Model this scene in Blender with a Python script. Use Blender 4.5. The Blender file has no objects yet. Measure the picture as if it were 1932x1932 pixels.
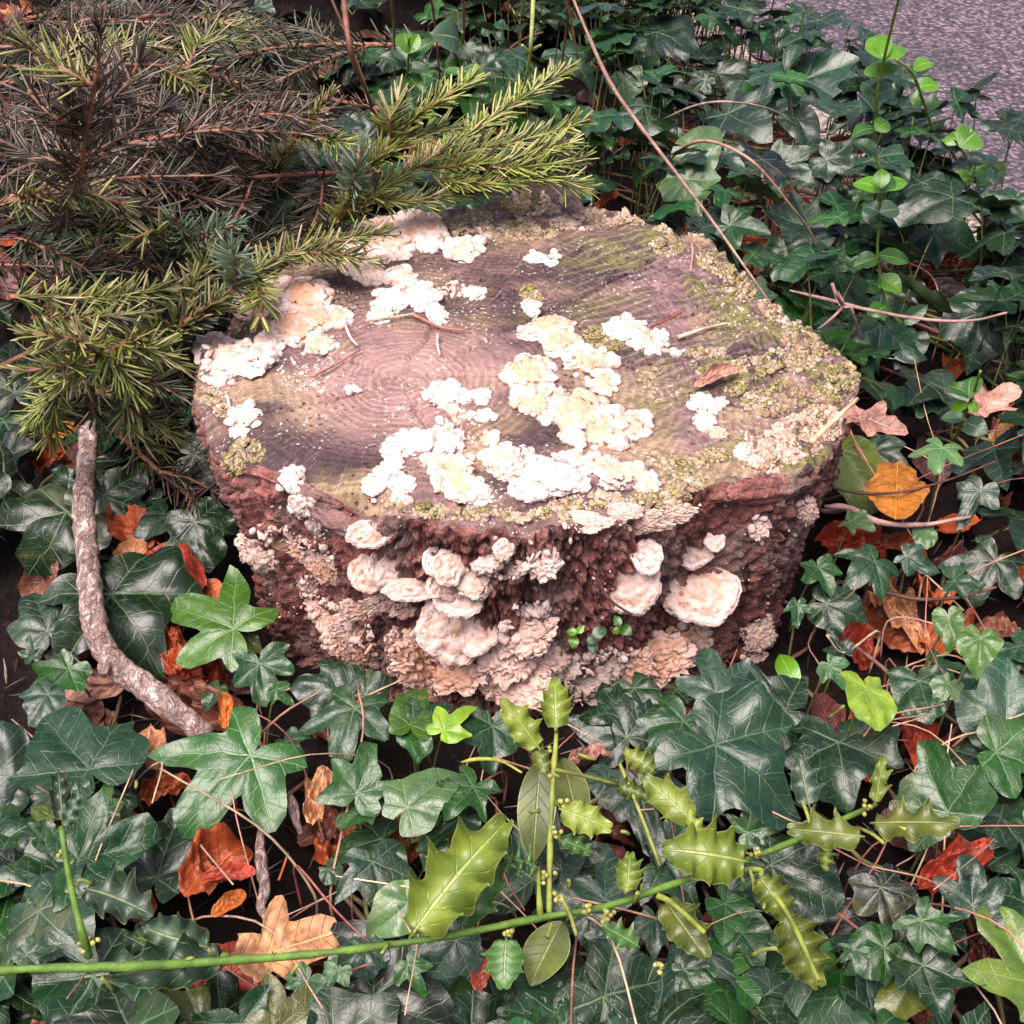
import bpy, bmesh, math, random
import numpy as np
from mathutils import Vector, Matrix
from mathutils.bvhtree import BVHTree

random.seed(7)
RNG = np.random.default_rng(7)
R = math.radians
scene = bpy.context.scene
COL = scene.collection

# ------------------------------------------------------------------ camera, sky, sun, exposure
PITCH, FOV = R(38.0), R(42.0)
CAM = np.array([0.0, -0.85, 0.726])
cd = bpy.data.cameras.new('camera'); cam = bpy.data.objects.new('camera', cd); COL.objects.link(cam)
cam.location = CAM; cam.rotation_euler = (math.pi/2 - PITCH, 0, 0)
cd.sensor_fit = 'HORIZONTAL'; cd.angle = FOV; cd.clip_start = 0.02; cd.clip_end = 400
scene.camera = cam

SUN_EL, SUN_ROT = R(66), R(215)          # overcast: a broad bright patch of cloud high up, behind the photographer
w = bpy.data.worlds.new('World'); scene.world = w; w.use_nodes = True
nt = w.node_tree
sky = nt.nodes.new('ShaderNodeTexSky'); sky.sky_type = 'NISHITA'; sky.sun_disc = False
sky.sun_elevation = SUN_EL; sky.sun_rotation = SUN_ROT; sky.dust_density = 6.0; sky.air_density = 0.7; sky.ozone_density = 1.0
bg = nt.nodes['Background']; bg.inputs['Strength'].default_value = 0.06
nt.links.new(sky.outputs[0], bg.inputs[0])
sl = bpy.data.lights.new('sun', 'SUN'); sl.energy = 1.5; sl.angle = R(48); sl.color = (1.0, 0.90, 0.88)
sun = bpy.data.objects.new('sun', sl); COL.objects.link(sun)
sd = Vector((math.sin(SUN_ROT)*math.cos(SUN_EL), math.cos(SUN_ROT)*math.cos(SUN_EL), math.sin(SUN_EL)))
sun.rotation_euler = sd.to_track_quat('Z', 'Y').to_euler()
vs = scene.view_settings
vs.view_transform = 'Standard'; vs.look = 'None'; vs.gamma = 1.0; vs.use_curve_mapping = False
vs.exposure = 1.9
scene.cycles.max_bounces = 5; scene.cycles.diffuse_bounces = 2; scene.cycles.glossy_bounces = 2; scene.cycles.caustics_reflective = False

# ------------------------------------------------------------------ picture geometry (1932-unit picture coordinates)
F = 966/math.tan(FOV/2)
FWD = np.array([0, math.cos(PITCH), -math.sin(PITCH)]); UPV = np.array([0, math.sin(PITCH), math.cos(PITCH)]); RGT = np.array([1.0, 0, 0])
def ray(x, y): return FWD + RGT*((x-966)/F) - UPV*((y-966)/F)
def at_z(x, y, z):
    d = ray(x, y); return CAM + d*((z-CAM[2])/d[2])
def nrm(v):
    v = np.asarray(v, float); return v/(np.linalg.norm(v)+1e-12)
def depth(p): return float(np.dot(np.asarray(p)-CAM, FWD))
def sstep(a, b, x):
    t = np.clip((x-a)/(b-a), 0, 1); return t*t*(3-2*t)

# ------------------------------------------------------------------ noise
_P = np.random.default_rng(3).permutation(256); _P = np.concatenate([_P, _P])
_G = np.random.default_rng(4).normal(size=(256, 3)); _G /= np.linalg.norm(_G, axis=1)[:, None]
def pn(p):
    p = np.asarray(p, float); i = np.floor(p).astype(int); f = p-i; u = f*f*f*(f*(f*6-15)+10); i &= 255
    out = 0
    for dx in (0, 1):
        wx = u[:, 0] if dx else 1-u[:, 0]
        for dy in (0, 1):
            wy = u[:, 1] if dy else 1-u[:, 1]
            for dz in (0, 1):
                wz = u[:, 2] if dz else 1-u[:, 2]
                h = _P[(_P[(_P[(i[:, 0]+dx) & 255]+i[:, 1]+dy) & 255]+i[:, 2]+dz) & 255]
                g = _G[h]
                out = out + wx*wy*wz*(g[:, 0]*(f[:, 0]-dx)+g[:, 1]*(f[:, 1]-dy)+g[:, 2]*(f[:, 2]-dz))
    return out*1.6
def fbm(p, o=4, g=0.5, l=2.03):
    p = np.asarray(p, float); a = 1.0; s = 0
    for k in range(o):
        s = s+a*pn(p+17.3*k); p = p*l; a *= g
    return s
def pn1(x, y, z=0.0): return float(pn(np.array([[x, y, z]]))[0])

# ------------------------------------------------------------------ mesh helpers
def mesh(name, v, f, mat=None, uv=None, col=None, smooth=True):
    m = bpy.data.meshes.new(name)
    v = np.asarray(v, np.float32); f = np.asarray(f, np.int32); k = f.shape[1]
    m.vertices.add(len(v)); m.vertices.foreach_set('co', v.ravel())
    m.loops.add(f.size); m.loops.foreach_set('vertex_index', f.ravel())
    m.polygons.add(len(f)); m.polygons.foreach_set('loop_start', np.arange(0, f.size, k, dtype=np.int32))
    m.polygons.foreach_set('loop_total', np.full(len(f), k, np.int32))
    m.polygons.foreach_set('use_smooth', np.full(len(f), smooth))
    m.update(calc_edges=True)
    if uv is not None:
        l = m.uv_layers.new(name='UVMap'); l.data.foreach_set('uv', np.asarray(uv, np.float32)[f.ravel()].ravel())
    if col is not None:
        a = m.color_attributes.new('tint', 'FLOAT_COLOR', 'POINT')
        c = np.ones((len(v), 4), np.float32); c[:, :col.shape[1]] = col; a.data.foreach_set('color', c.ravel())
    if mat: m.materials.append(mat)
    return m
def obj(name, me, parent=None, M=None, color=None):
    o = bpy.data.objects.new(name, me); COL.objects.link(o)
    M = M or Matrix.Identity(4)
    if parent is not None:
        o.parent = parent; M = WORLD[parent.name].inverted() @ M
        WORLD[o.name] = WORLD[parent.name] @ M
    else: WORLD[o.name] = M
    o.matrix_basis = M
    if color is not None: o.color = (*color, 1)
    return o
WORLD = {}
def tag(o, label, cat, group=None, kind=None):
    if label: o['label'] = label
    if cat: o['category'] = cat
    if group: o['group'] = group
    if kind: o['kind'] = kind
    return o
def thing(name, label, cat, loc, group=None):
    o = obj(name, None, None, Matrix.Translation(Vector(loc))); o.empty_display_size = 0.03
    return tag(o, label, cat, group)
def struct(name, me):
    o = obj(name, me); o['kind'] = 'structure'; return o
def spline(P, n):
    P = np.asarray(P, float)
    if len(P) < 3:
        t = np.linspace(0, 1, n)[:, None]; return P[0]*(1-t)+P[-1]*t
    Q = np.vstack([2*P[0]-P[1], P, 2*P[-1]-P[-2]]); out = []
    for t in np.linspace(0, len(P)-1-1e-6, n):
        i = int(t); u = t-i; a, b, c, d = Q[i:i+4]
        out.append(0.5*((2*b)+(c-a)*u+(2*a-5*b+4*c-d)*u*u+(3*b-a-3*c+d)*u**3))
    return np.array(out)
def tube_arrays(P, r, n=8, bump=0.0, bf=60.0, cap=True):
    P = np.asarray(P, float); k = len(P); r = np.broadcast_to(np.asarray(r, float), (k,)).copy()
    T = np.gradient(P, axis=0); T /= np.linalg.norm(T, axis=1)[:, None]+1e-12
    ref = np.array([0, 0, 1.0]) if abs(T[0][2]) < 0.9 else np.array([1.0, 0, 0])
    vv = []
    a = np.linspace(0, 2*math.pi, n, endpoint=False)
    for i in range(k):
        u = nrm(np.cross(T[i], ref)); ref = np.cross(u, T[i])
        vv.append(P[i]+r[i]*(np.cos(a)[:, None]*u+np.sin(a)[:, None]*ref))
    v = np.concatenate(vv)
    if bump: 
        c = np.repeat(P, n, axis=0); d = v-c; d /= np.linalg.norm(d, axis=1)[:, None]+1e-9
        v = v+d*(fbm(v*bf, 3)*bump*np.repeat(r, n))[:, None]
    f = []
    for i in range(k-1):
        for j in range(n):
            f.append((i*n+j, i*n+(j+1) % n, (i+1)*n+(j+1) % n, (i+1)*n+j))
    if cap:
        b = len(v); v = np.vstack([v, P[0], P[-1]])
        for j in range(n):
            f.append((b, (j+1) % n, j, b)); f.append((b+1, (k-1)*n+j, (k-1)*n+(j+1) % n, b+1))
    f = [q if len(set(q)) == 4 else q for q in f]
    return v, np.array(f)
def tri_quads(f):
    """quads (possibly degenerate) -> triangles"""
    f = np.asarray(f); a = f[:, [0, 1, 2]]; b = f[:, [0, 2, 3]]
    b = b[(b[:, 0] != b[:, 1]) & (b[:, 1] != b[:, 2]) & (b[:, 0] != b[:, 2])]
    return np.vstack([a, b])
def tube(name, P, r, mat, parent=None, n=8, bump=0.0, bf=60.0, color=None):
    v, f = tube_arrays(P, r, n, bump, bf)
    return obj(name, mesh(name, v, tri_quads(f), mat), parent, None, color)
_ICO = {}
def ico(s):
    if s not in _ICO:
        b = bmesh.new(); bmesh.ops.create_icosphere(b, subdivisions=s, radius=1.0)
        _ICO[s] = (np.array([v.co[:] for v in b.verts]), np.array([[v.index for v in fc.verts] for fc in b.faces])); b.free()
    return _ICO[s]
def frame(n, ref=None):
    n = nrm(n); ref = np.array([0, 0, 1.0]) if ref is None else ref
    if abs(np.dot(n, nrm(ref))) > 0.95: ref = np.array([0, 1.0, 0])
    u = nrm(np.cross(ref, n)); return u, np.cross(n, u), n

# ------------------------------------------------------------------ materials
class N:
    def __init__(s, name):
        s.m = bpy.data.materials.new(name); s.m.use_nodes = True; s.t = s.m.node_tree
        s.b = s.t.nodes['Principled BSDF']
    def n(s, typ, **k):
        x = s.t.nodes.new('ShaderNode'+typ)
        for a, b in k.items(): setattr(x, a, b)
        return x
    def set(s, sock, v):
        if isinstance(v, bpy.types.NodeSocket): s.t.links.new(v, sock)
        elif v is not None: sock.default_value = v
    def math(s, op, a, b=None, c=None, clamp=False):
        x = s.n('Math', operation=op, use_clamp=clamp)
        for i, q in enumerate((a, b, c)):
            if q is not None: s.set(x.inputs[i], q)
        return x.outputs[0]
    def mix(s, fac, a, b, mode='MIX'):
        x = s.n('Mix', data_type='RGBA', blend_type=mode)
        s.set(x.inputs[0], fac); s.set(x.inputs[6], a if not isinstance(a, tuple) else (*a, 1)); s.set(x.inputs[7], b if not isinstance(b, tuple) else (*b, 1))
        return x.outputs[2]
    def noise(s, vec=None, scale=5, detail=4, rough=0.55, dist=0.0):
        x = s.n('TexNoise'); s.set(x.inputs['Vector'], vec); x.inputs['Scale'].default_value = scale
        x.inputs['Detail'].default_value = detail; x.inputs['Roughness'].default_value = rough; x.inputs['Distortion'].default_value = dist
        return x.outputs[0]
    def ramp(s, v, lo, hi, a=0.0, b=1.0):
        x = s.n('MapRange', interpolation_type='SMOOTHSTEP'); s.set(x.inputs[0], v)
        for i, q in enumerate((lo, hi, a, b)): s.set(x.inputs[i+1], q)
        return x.outputs[0]
    def voro(s, vec=None, scale=5, feature='F1', out=0):
        x = s.n('TexVoronoi', feature=feature); s.set(x.inputs['Vector'], vec); x.inputs['Scale'].default_value = scale
        return x.outputs[out]
    def pos(s): return s.n('NewGeometry').outputs['Position']
    def back(s): return s.n('NewGeometry').outputs['Backfacing']
    def uv(s): return s.n('UVMap', uv_map='UVMap').outputs[0]
    def ocol(s): return s.n('ObjectInfo').outputs['Color']
    def ornd(s): return s.n('ObjectInfo').outputs['Random']
    def attr(s, nm='tint'): return s.n('Attribute', attribute_name=nm).outputs['Color']
    def mapv(s, vec, sc=(1, 1, 1), loc=(0, 0, 0)):
        x = s.n('Mapping'); s.set(x.inputs[0], vec); x.inputs['Scale'].default_value = sc; x.inputs['Location'].default_value = loc; return x.outputs[0]
    def sep(s, vec):
        x = s.n('SeparateXYZ'); s.set(x.inputs[0], vec); return x.outputs
    def bump(s, h, strength=0.5, dist=0.002):
        x = s.n('Bump'); x.inputs['Strength'].default_value = strength; x.inputs['Distance'].default_value = dist; s.set(x.inputs['Height'], h)
        s.t.links.new(x.outputs[0], s.b.inputs['Normal'])
    def done(s, col, rough=0.6, spec=0.5, **k):
        s.set(s.b.inputs['Base Color'], col if not isinstance(col, tuple) else (*col, 1)); s.set(s.b.inputs['Roughness'], rough); s.set(s.b.inputs['Specular IOR Level'], spec)
        for a, v in k.items(): s.set(s.b.inputs[a.replace('_', ' ')], v)
        return s.m

def mat_ivy():
    s = N('ivy_leaf'); uv = s.uv()
    # uv -> leaf coordinates (junction at 0,0, tip at 0,1)
    p = s.mapv(uv, (2.5, 2.5, 1), (-1.25, -1.25, 0))
    nz = s.n('TexNoise'); s.set(nz.inputs['Vector'], p); nz.inputs['Scale'].default_value = 3.0
    off = s.n('VectorMath', operation='MULTIPLY_ADD'); s.set(off.inputs[0], nz.outputs[1]); off.inputs[1].default_value = (.10, .10, 0); s.set(off.inputs[2], p)
    sub = s.n('VectorMath', operation='ADD'); s.set(sub.inputs[0], off.outputs[0]); sub.inputs[1].default_value = (-.05, -.05, 0)
    x, y, z = s.sep(sub.outputs[0])
    r = s.math('SQRT', s.math('ADD', s.math('MULTIPLY', x, x), s.math('MULTIPLY', y, y)))
    a = s.math('ABSOLUTE', s.math('ARCTAN2', x, y))
    d0 = a; d1 = s.math('ABSOLUTE', s.math('SUBTRACT', a, R(58))); d2 = s.math('ABSOLUTE', s.math('SUBTRACT', a, R(118)))
    d = s.math('MINIMUM', d0, s.math('MINIMUM', d1, d2))
    al = s.math('MULTIPLY', r, s.math('COSINE', d)); pe = s.math('MULTIPLY', r, s.math('SINE', d))
    wv = s.math('MULTIPLY_ADD', al, -0.016, 0.022)
    main = s.math('SUBTRACT', 1.0, s.ramp(pe, s.math('MULTIPLY', wv, 0.35), wv))
    fr = s.math('FRACT', s.math('MULTIPLY', s.math('MULTIPLY_ADD', pe, -0.75, al), 5.2))
    tri = s.math('ABSOLUTE', s.math('SUBTRACT', fr, 0.5))
    side = s.math('SUBTRACT', 1.0, s.ramp(tri, 0.0, 0.07))
    net = s.math('SUBTRACT', 1.0, s.ramp(s.voro(p, 9.0, 'DISTANCE_TO_EDGE'), 0.0, 0.07))
    base = s.ocol()
    blot = s.noise(p, 2.2, 3); fine = s.noise(s.pos(), 160, 2)
    rv = s.ornd(); c = s.mix(s.ramp(blot, .35, .7), base, s.mix(1.0, base, (1.9, 1.5, 1.1), 'MULTIPLY'))
    c = s.mix(s.math('MULTIPLY', s.ramp(s.noise(s.pos(), 22, 4, .7), .52, .68), s.ramp(rv, .55, .9, 0, .55)), c, (.09, .085, .03))
    c = s.mix(s.ramp(fine, .35, .75, 0, .25), c, s.mix(1.0, base, (.6, .62, .6), 'MULTIPLY'))
    veinc = s.mix(0.42, s.mix(1.0, base, (2.6, 2.2, 2.4), 'MULTIPLY'), (.17, .24, .13))
    c = s.mix(s.math('MULTIPLY', net, .13), c, veinc)
    c = s.mix(s.math('MULTIPLY', side, .34), c, veinc)
    c = s.mix(s.math('MULTIPLY', main, s.math('MULTIPLY_ADD', rv, .45, .42)), c, veinc)
    c = s.mix(s.math('MULTIPLY', s.ramp(s.noise(s.pos(), 240, 3, .7), .6, .72), s.ramp(s.noise(s.pos(), 18, 3), .48, .62, 0, .5)), c, (.22, .2, .15))
    # brown blemishes on some leaves
    sp = s.ramp(s.voro(s.pos(), 38, 'F1'), .03, .06, 1, 0); gate = s.ramp(s.noise(s.pos(), 9, 2), .56, .66)
    c = s.mix(s.math('MULTIPLY', sp, gate), c, (.16, .085, .045))
    c = s.mix(s.back(), c, s.mix(0.5, c, (.10, .15, .06)))
    h = s.math('ADD', s.math('MULTIPLY', main, -.9), s.math('ADD', s.math('MULTIPLY', side, -.35), s.math('ADD', s.math('MULTIPLY', net, -.15), s.math('MULTIPLY', s.noise(p, 5, 2), .35))))
    s.bump(h, 0.55, 0.0012)
    return s.done(c, s.math('MULTIPLY_ADD', s.noise(s.pos(), 30, 3), .22, .24), .40, Coat_Weight=.2, Coat_Roughness=.15)

def mat_blade(name, rough=.3, edge=.5, rib=.7):
    """holly and oval leaves: colour from the object, pale midrib and margin; u across -1..1, v along 0..1"""
    s = N(name); x, y, z = s.sep(s.uv()); u = s.math('ABSOLUTE', s.math('MULTIPLY_ADD', x, 2.0, -1.0))
    base = s.ocol(); n1 = s.noise(s.pos(), 45, 4)
    c = s.mix(s.ramp(n1, .3, .75), s.mix(1.0, base, (.72, .75, .7), 'MULTIPLY'), s.mix(1.0, base, (1.25, 1.2, 1.1), 'MULTIPLY'))
    ribm = s.ramp(u, .03, .085, 1, 0); edg = s.ramp(u, .93, .99)
    fr = s.math('ABSOLUTE', s.math('SUBTRACT', s.math('FRACT', s.math('MULTIPLY', s.math('MULTIPLY_ADD', u, -.22, y), 7.0)), .5))
    sv = s.ramp(fr, .0, .06, 1, 0)
    pale = s.mix(.5, s.mix(1.0, base, (2.0, 1.8, 1.8), 'MULTIPLY'), (.38, .42, .16))
    pt = s.noise(s.pos(), 28, 4, .6); c = s.mix(s.ramp(pt, .45, .68, 0, .6), c, s.mix(1.0, base, (.35, .5, .5), 'MULTIPLY'))
    c = s.mix(s.math('MULTIPLY', s.ramp(s.voro(s.pos(), 90, 'F1'), .05, .10, 1, 0), s.ramp(s.noise(s.pos(), 30, 2), .52, .6)), c, (.12, .07, .03))
    c = s.mix(s.math('MULTIPLY', sv, .38), c, pale); c = s.mix(s.math('MULTIPLY', ribm, rib), c, pale); c = s.mix(s.math('MULTIPLY', edg, edge), c, pale)
    c = s.mix(s.back(), c, s.mix(.4, c, (.2, .24, .08)))
    s.bump(s.math('ADD', s.math('MULTIPLY', ribm, -.8), s.math('ADD', s.math('MULTIPLY', sv, -.5), n1)), .7, .0012)
    return s.done(c, s.math('MULTIPLY_ADD', n1, .2, rough-.1), .5)

def mat_dead():
    s = N('dead_leaf'); uv = s.uv(); p = s.mapv(uv, (2.5, 2.5, 1), (-1.25, -1.25, 0)); x, y, z = s.sep(p)
    base = s.ocol(); n1 = s.noise(s.pos(), 40, 5, .65); n2 = s.noise(s.pos(), 170, 3)
    c = s.mix(s.ramp(n1, .32, .72), s.mix(1.0, base, (.45, .38, .36), 'MULTIPLY'), s.mix(1.0, base, (1.4, 1.25, 1.15), 'MULTIPLY'))
    c = s.mix(s.ramp(n2, .4, .75, 0, .4), c, s.mix(1.0, base, (.4, .3, .3), 'MULTIPLY'))
    ax = s.math('ABSOLUTE', x)
    rib = s.ramp(ax, .012, .03, 1, 0)
    fr = s.math('ABSOLUTE', s.math('SUBTRACT', s.math('FRACT', s.math('MULTIPLY', s.math('MULTIPLY_ADD', ax, -.7, y), 4.5)), .5))
    sv = s.ramp(fr, .01, .07, 1, 0)
    c = s.mix(s.math('MULTIPLY', s.math('MAXIMUM', rib, s.math('MULTIPLY', sv, .6)), .5), c, s.mix(1.0, base, (1.7, 1.6, 1.5), 'MULTIPLY'))
    sp = s.ramp(s.voro(s.pos(), 60, 'F1'), .05, .12, 1, 0)
    c = s.mix(s.math('MULTIPLY', sp, s.ramp(n1, .5, .6, 0, .8)), c, (.03, .012, .01))
    s.bump(s.math('ADD', s.math('MULTIPLY', s.math('MAXIMUM', rib, sv), 1.2), s.math('ADD', n1, n2)), .8, .0015)
    return s.done(c, s.math('MULTIPLY_ADD', n1, .3, .38), .45)

def mat_needle():
    s = N('fir_needle'); c = s.attr(); n = s.noise(s.pos(), 90, 2)
    c = s.mix(s.ramp(n, .3, .7, .0, .5), c, s.mix(1.0, c, (.5, .5, .5), 'MULTIPLY'))
    return s.done(c, .36, .5)
def mat_stem(name, a, b, sc=60, rough=.7, bstr=.6):
    s = N(name); n = s.noise(s.pos(), sc, 5, .65); n2 = s.noise(s.pos(), sc*4, 3)
    c = s.mix(s.ramp(n, .35, .65), a, b); c = s.mix(s.ramp(n2, .4, .7, 0, .5), c, tuple(q*.5 for q in a))
    s.bump(s.math('ADD', n, s.math('MULTIPLY', n2, .5)), bstr, .001)
    return s.done(c, rough, .35)
def mat_ocolstem():
    s = N('plant_stem'); b = s.ocol(); n = s.noise(s.pos(), 70, 4)
    c = s.mix(s.ramp(n, .3, .7), s.mix(1.0, b, (.65, .62, .6), 'MULTIPLY'), s.mix(1.0, b, (1.3, 1.25, 1.2), 'MULTIPLY'))
    n2 = s.noise(s.pos(), 300, 4, .7); c = s.mix(s.ramp(n2, .5, .7, 0, .5), c, s.mix(1.0, b, (.4, .36, .34), 'MULTIPLY'))
    s.bump(s.math('ADD', n, n2), .7, .001); return s.done(c, .6, .35)
def mat_stick():
    s = N('stick_bark'); P = s.pos(); n = s.noise(P, 70, 6, .7, .5); fl = s.noise(s.mapv(P, (1, .45, 1)), 170, 5, .7, 1.2); big = s.noise(P, 14, 3)
    c = s.mix(s.ramp(n, .3, .7), (.36, .225, .195), (.70, .51, .455))
    c = s.mix(s.ramp(fl, .38, .47, .8, 0), c, (.11, .055, .05)); c = s.mix(s.ramp(big, .58, .70, 0, .7), c, (.13, .065, .06))
    c = s.mix(s.ramp(s.noise(P, 120, 4), .60, .70, 0, .7), c, (.62, .58, .62))
    s.bump(s.math('ADD', s.math('MULTIPLY', s.ramp(fl, .35, .6), 1.4), n), 1.0, .003); return s.done(c, .85, .25)
def mat_bark():
    s = N('stump_bark'); P = s.pos()
    st = s.mapv(P, (1, 1, .45)); n = s.noise(st, 34, 7, .72, .6); g = s.noise(P, 190, 5, .7); big = s.noise(P, 9, 4)
    v = s.voro(st, 120, 'F1')
    c = s.mix(s.ramp(n, .32, .68), (.095, .026, .025), (.48, .17, .145))
    c = s.mix(s.ramp(g, .46, .68, 0, .85), c, (.42, .22, .195))
    c = s.mix(s.ramp(big, .52, .68, 0, .55), c, (.20, .10, .09))
    fs = s.noise(s.mapv(P, (1, 1, .22)), 60, 5, .65, .8); c = s.mix(s.ramp(fs, .36, .45, .75, 0), c, (.03, .010, .010))
    c = s.mix(s.math('MULTIPLY', s.ramp(s.noise(s.mapv(P, (1, 1, .5), (5, 2, 1)), 28, 4), .52, .62), .6), c, (.30, .215, .195))
    c = s.mix(s.ramp(v, .0, .2, .3, 0), c, (.03, .011, .011))
    c = s.mix(s.math('MULTIPLY', s.ramp(s.noise(P, 260, 3), .62, .7), s.ramp(s.noise(P, 22, 3), .45, .6)), c, (.55, .40, .36))
    s.bump(s.math('ADD', s.math('MULTIPLY', n, 1.4), s.math('ADD', s.math('MULTIPLY', g, 1.0), s.math('ADD', s.math('MULTIPLY', fs, 1.8), s.math('MULTIPLY', v, .8)))), 1.0, .006)
    return s.done(c, .8, .3)
def mat_cut(pith, right_x):
    s = N('stump_cut_wood'); P = s.pos(); x, y, z = s.sep(P)
    dn = s.noise(P, 12, 3); dx = s.math('SUBTRACT', x, pith[0]); dy = s.math('MULTIPLY', s.math('SUBTRACT', y, pith[1]), 1.0)
    rr = s.math('SQRT', s.math('ADD', s.math('MULTIPLY', dx, dx), s.math('MULTIPLY', dy, dy)))
    rr = s.math('MULTIPLY_ADD', dn, .03, rr)
    ring = s.math('SINE', s.math('MULTIPLY', rr, 1050.0)); ring2 = s.math('SINE', s.math('MULTIPLY', rr, 390.0))
    ring = s.math('MULTIPLY_ADD', ring2, .35, s.math('MULTIPLY', ring, .7))
    saw = s.math('SINE', s.math('MULTIPLY', s.math('ADD', s.math('MULTIPLY', x, .55), s.math('MULTIPLY_ADD', s.noise(P, 5, 2), .08, s.math('MULTIPLY', y, -.85))), 640.0))
    n = s.noise(P, 11, 5, .65); n2 = s.noise(s.mapv(P, (1, 1, 1), (3, 1, 2)), 17, 6, .7); g = s.noise(P, 210, 4, .7); n3 = s.noise(s.mapv(P, (1, 1.6, 1), (7, 4, 0)), 8, 4)
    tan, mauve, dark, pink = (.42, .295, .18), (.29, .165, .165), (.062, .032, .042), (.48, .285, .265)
    c = s.mix(s.ramp(n, .4, .6), mauve, tan)
    c = s.mix(s.ramp(n3, .47, .62, 0, .9), c, dark)
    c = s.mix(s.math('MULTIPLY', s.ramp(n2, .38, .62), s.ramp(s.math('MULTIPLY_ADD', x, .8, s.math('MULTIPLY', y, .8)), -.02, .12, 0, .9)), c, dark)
    ang_ = s.math('ARCTAN2', dy, dx); cv_ = s.n('CombineXYZ'); s.set(cv_.inputs[0], s.math('MULTIPLY', ang_, 55.0)); s.set(cv_.inputs[1], s.math('MULTIPLY', rr, 60.0)); grain = s.noise(cv_.outputs[0], 1.0, 5, .7)
    c = s.mix(s.ramp(grain, .42, .62, .5, 0), c, s.mix(1.0, c, (.45, .38, .4), 'MULTIPLY')); c = s.mix(s.ramp(grain, .56, .7, 0, .35), c, (.6, .46, .38))
    pit = s.math('MULTIPLY', s.ramp(s.voro(P, 150, 'F1'), .12, .28, 1, 0), s.ramp(s.noise(P, 14, 3), .48, .6))
    c = s.mix(s.math('MULTIPLY', pit, .8), c, (.03, .017, .02))
    # pinkish heart of the stump round the pith
    c = s.mix(s.ramp(rr, .05, .13, .75, 0), c, pink)
    c = s.mix(s.math('MULTIPLY', s.ramp(ring, -.3, .8, .8, 0), s.ramp(n2, .35, .6, .1, 1)), c, s.mix(1.0, c, (.52, .46, .5), 'MULTIPLY'))
    c = s.mix(s.math('MULTIPLY', s.ramp(saw, .1, 1.0, 0, .3), s.math('MULTIPLY', s.ramp(n2, .4, .6), s.ramp(x, .02, .08))), c, (.52, .42, .34))
    mossm = s.math('MULTIPLY', s.ramp(n2, .5, .64), s.ramp(x, right_x-.15, right_x+.1, .25, .95))
    c = s.mix(mossm, c, s.mix(s.ramp(g, .35, .65), (.10, .095, .02), (.27, .23, .075)))
    c = s.mix(s.ramp(g, .52, .7, 0, .5), c, s.mix(1.0, c, (.35, .3, .33), 'MULTIPLY'))
    c = s.mix(s.math('MULTIPLY', s.ramp(s.noise(P, 330, 2), .6, .68), s.ramp(s.noise(P, 20, 3), .46, .6, 0, .8)), c, (.75, .65, .62))
    s.bump(s.math('ADD', s.math('ADD', s.math('MULTIPLY', pit, -1.5), s.math('ADD', s.math('MULTIPLY', grain, .8), s.math('MULTIPLY', ring, .12))), s.math('ADD', s.math('MULTIPLY', g, 1.5), s.math('ADD', s.math('MULTIPLY', saw, .06), s.math('MULTIPLY', n2, 2.0)))), .8, .0022)
    return s.done(c, s.math('MULTIPLY_ADD', n, .3, .42), .4)
def mat_fungus():
    s = N('fungus_flesh'); P = s.pos(); t = s.sep(s.n('Attribute', attribute_name='tint').outputs['Vector'])
    n = s.noise(P, 60, 5, .7); n2 = s.noise(P, 220, 3, .6); v = s.voro(P, 330, 'F1')
    k = s.math('MULTIPLY_ADD', s.ramp(n, .3, .7), .55, s.math('SUBTRACT', t[0], .18))
    pale, orange = (.68, .54, .51), (.60, .32, .21)
    c = s.mix(s.ramp(k, .05, .95), pale, orange)
    # old brackets: brown-pink, or algae green
    old = s.mix(s.ramp(n, .35, .65), (.44, .23, .17), (.68, .47, .385)); old = s.mix(s.ramp(n2, .54, .68, 0, .75), old, (.20, .08, .06))
    c = s.mix(t[1], c, old)
    alg = s.mix(s.ramp(s.noise(P, 400, 3), .4, .6), (.06, .058, .014), (.27, .225, .075)); alg = s.mix(s.ramp(s.noise(P, 35, 3), .5, .68, 0, .75), alg, (.22, .125, .085))
    c = s.mix(s.math('MULTIPLY', t[2], s.ramp(n, .25, .5, .55, 1.0)), c, alg)
    c = s.mix(s.ramp(n2, .58, .72, 0, .55), c, (.32, .13, .08))
    s.bump(s.math('ADD', n, s.math('ADD', s.math('MULTIPLY', n2, .8), s.math('MULTIPLY', v, .6))), .55, .0016)
    return s.done(c, .7, .3)
def mat_soil():
    s = N('soil'); P = s.pos(); n = s.noise(P, 30, 6, .7); n2 = s.noise(P, 160, 4, .7); v = s.voro(P, 70, 'F1')
    c = s.mix(s.ramp(n, .35, .65), (.004, .002, .002), (.014, .006, .005)); c = s.mix(s.ramp(n2, .55, .7, 0, .6), c, (.05, .02, .015))
    s.bump(s.math('ADD', n, s.math('ADD', n2, v)), 1.0, .012); return s.done(c, .9, .2)
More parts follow.
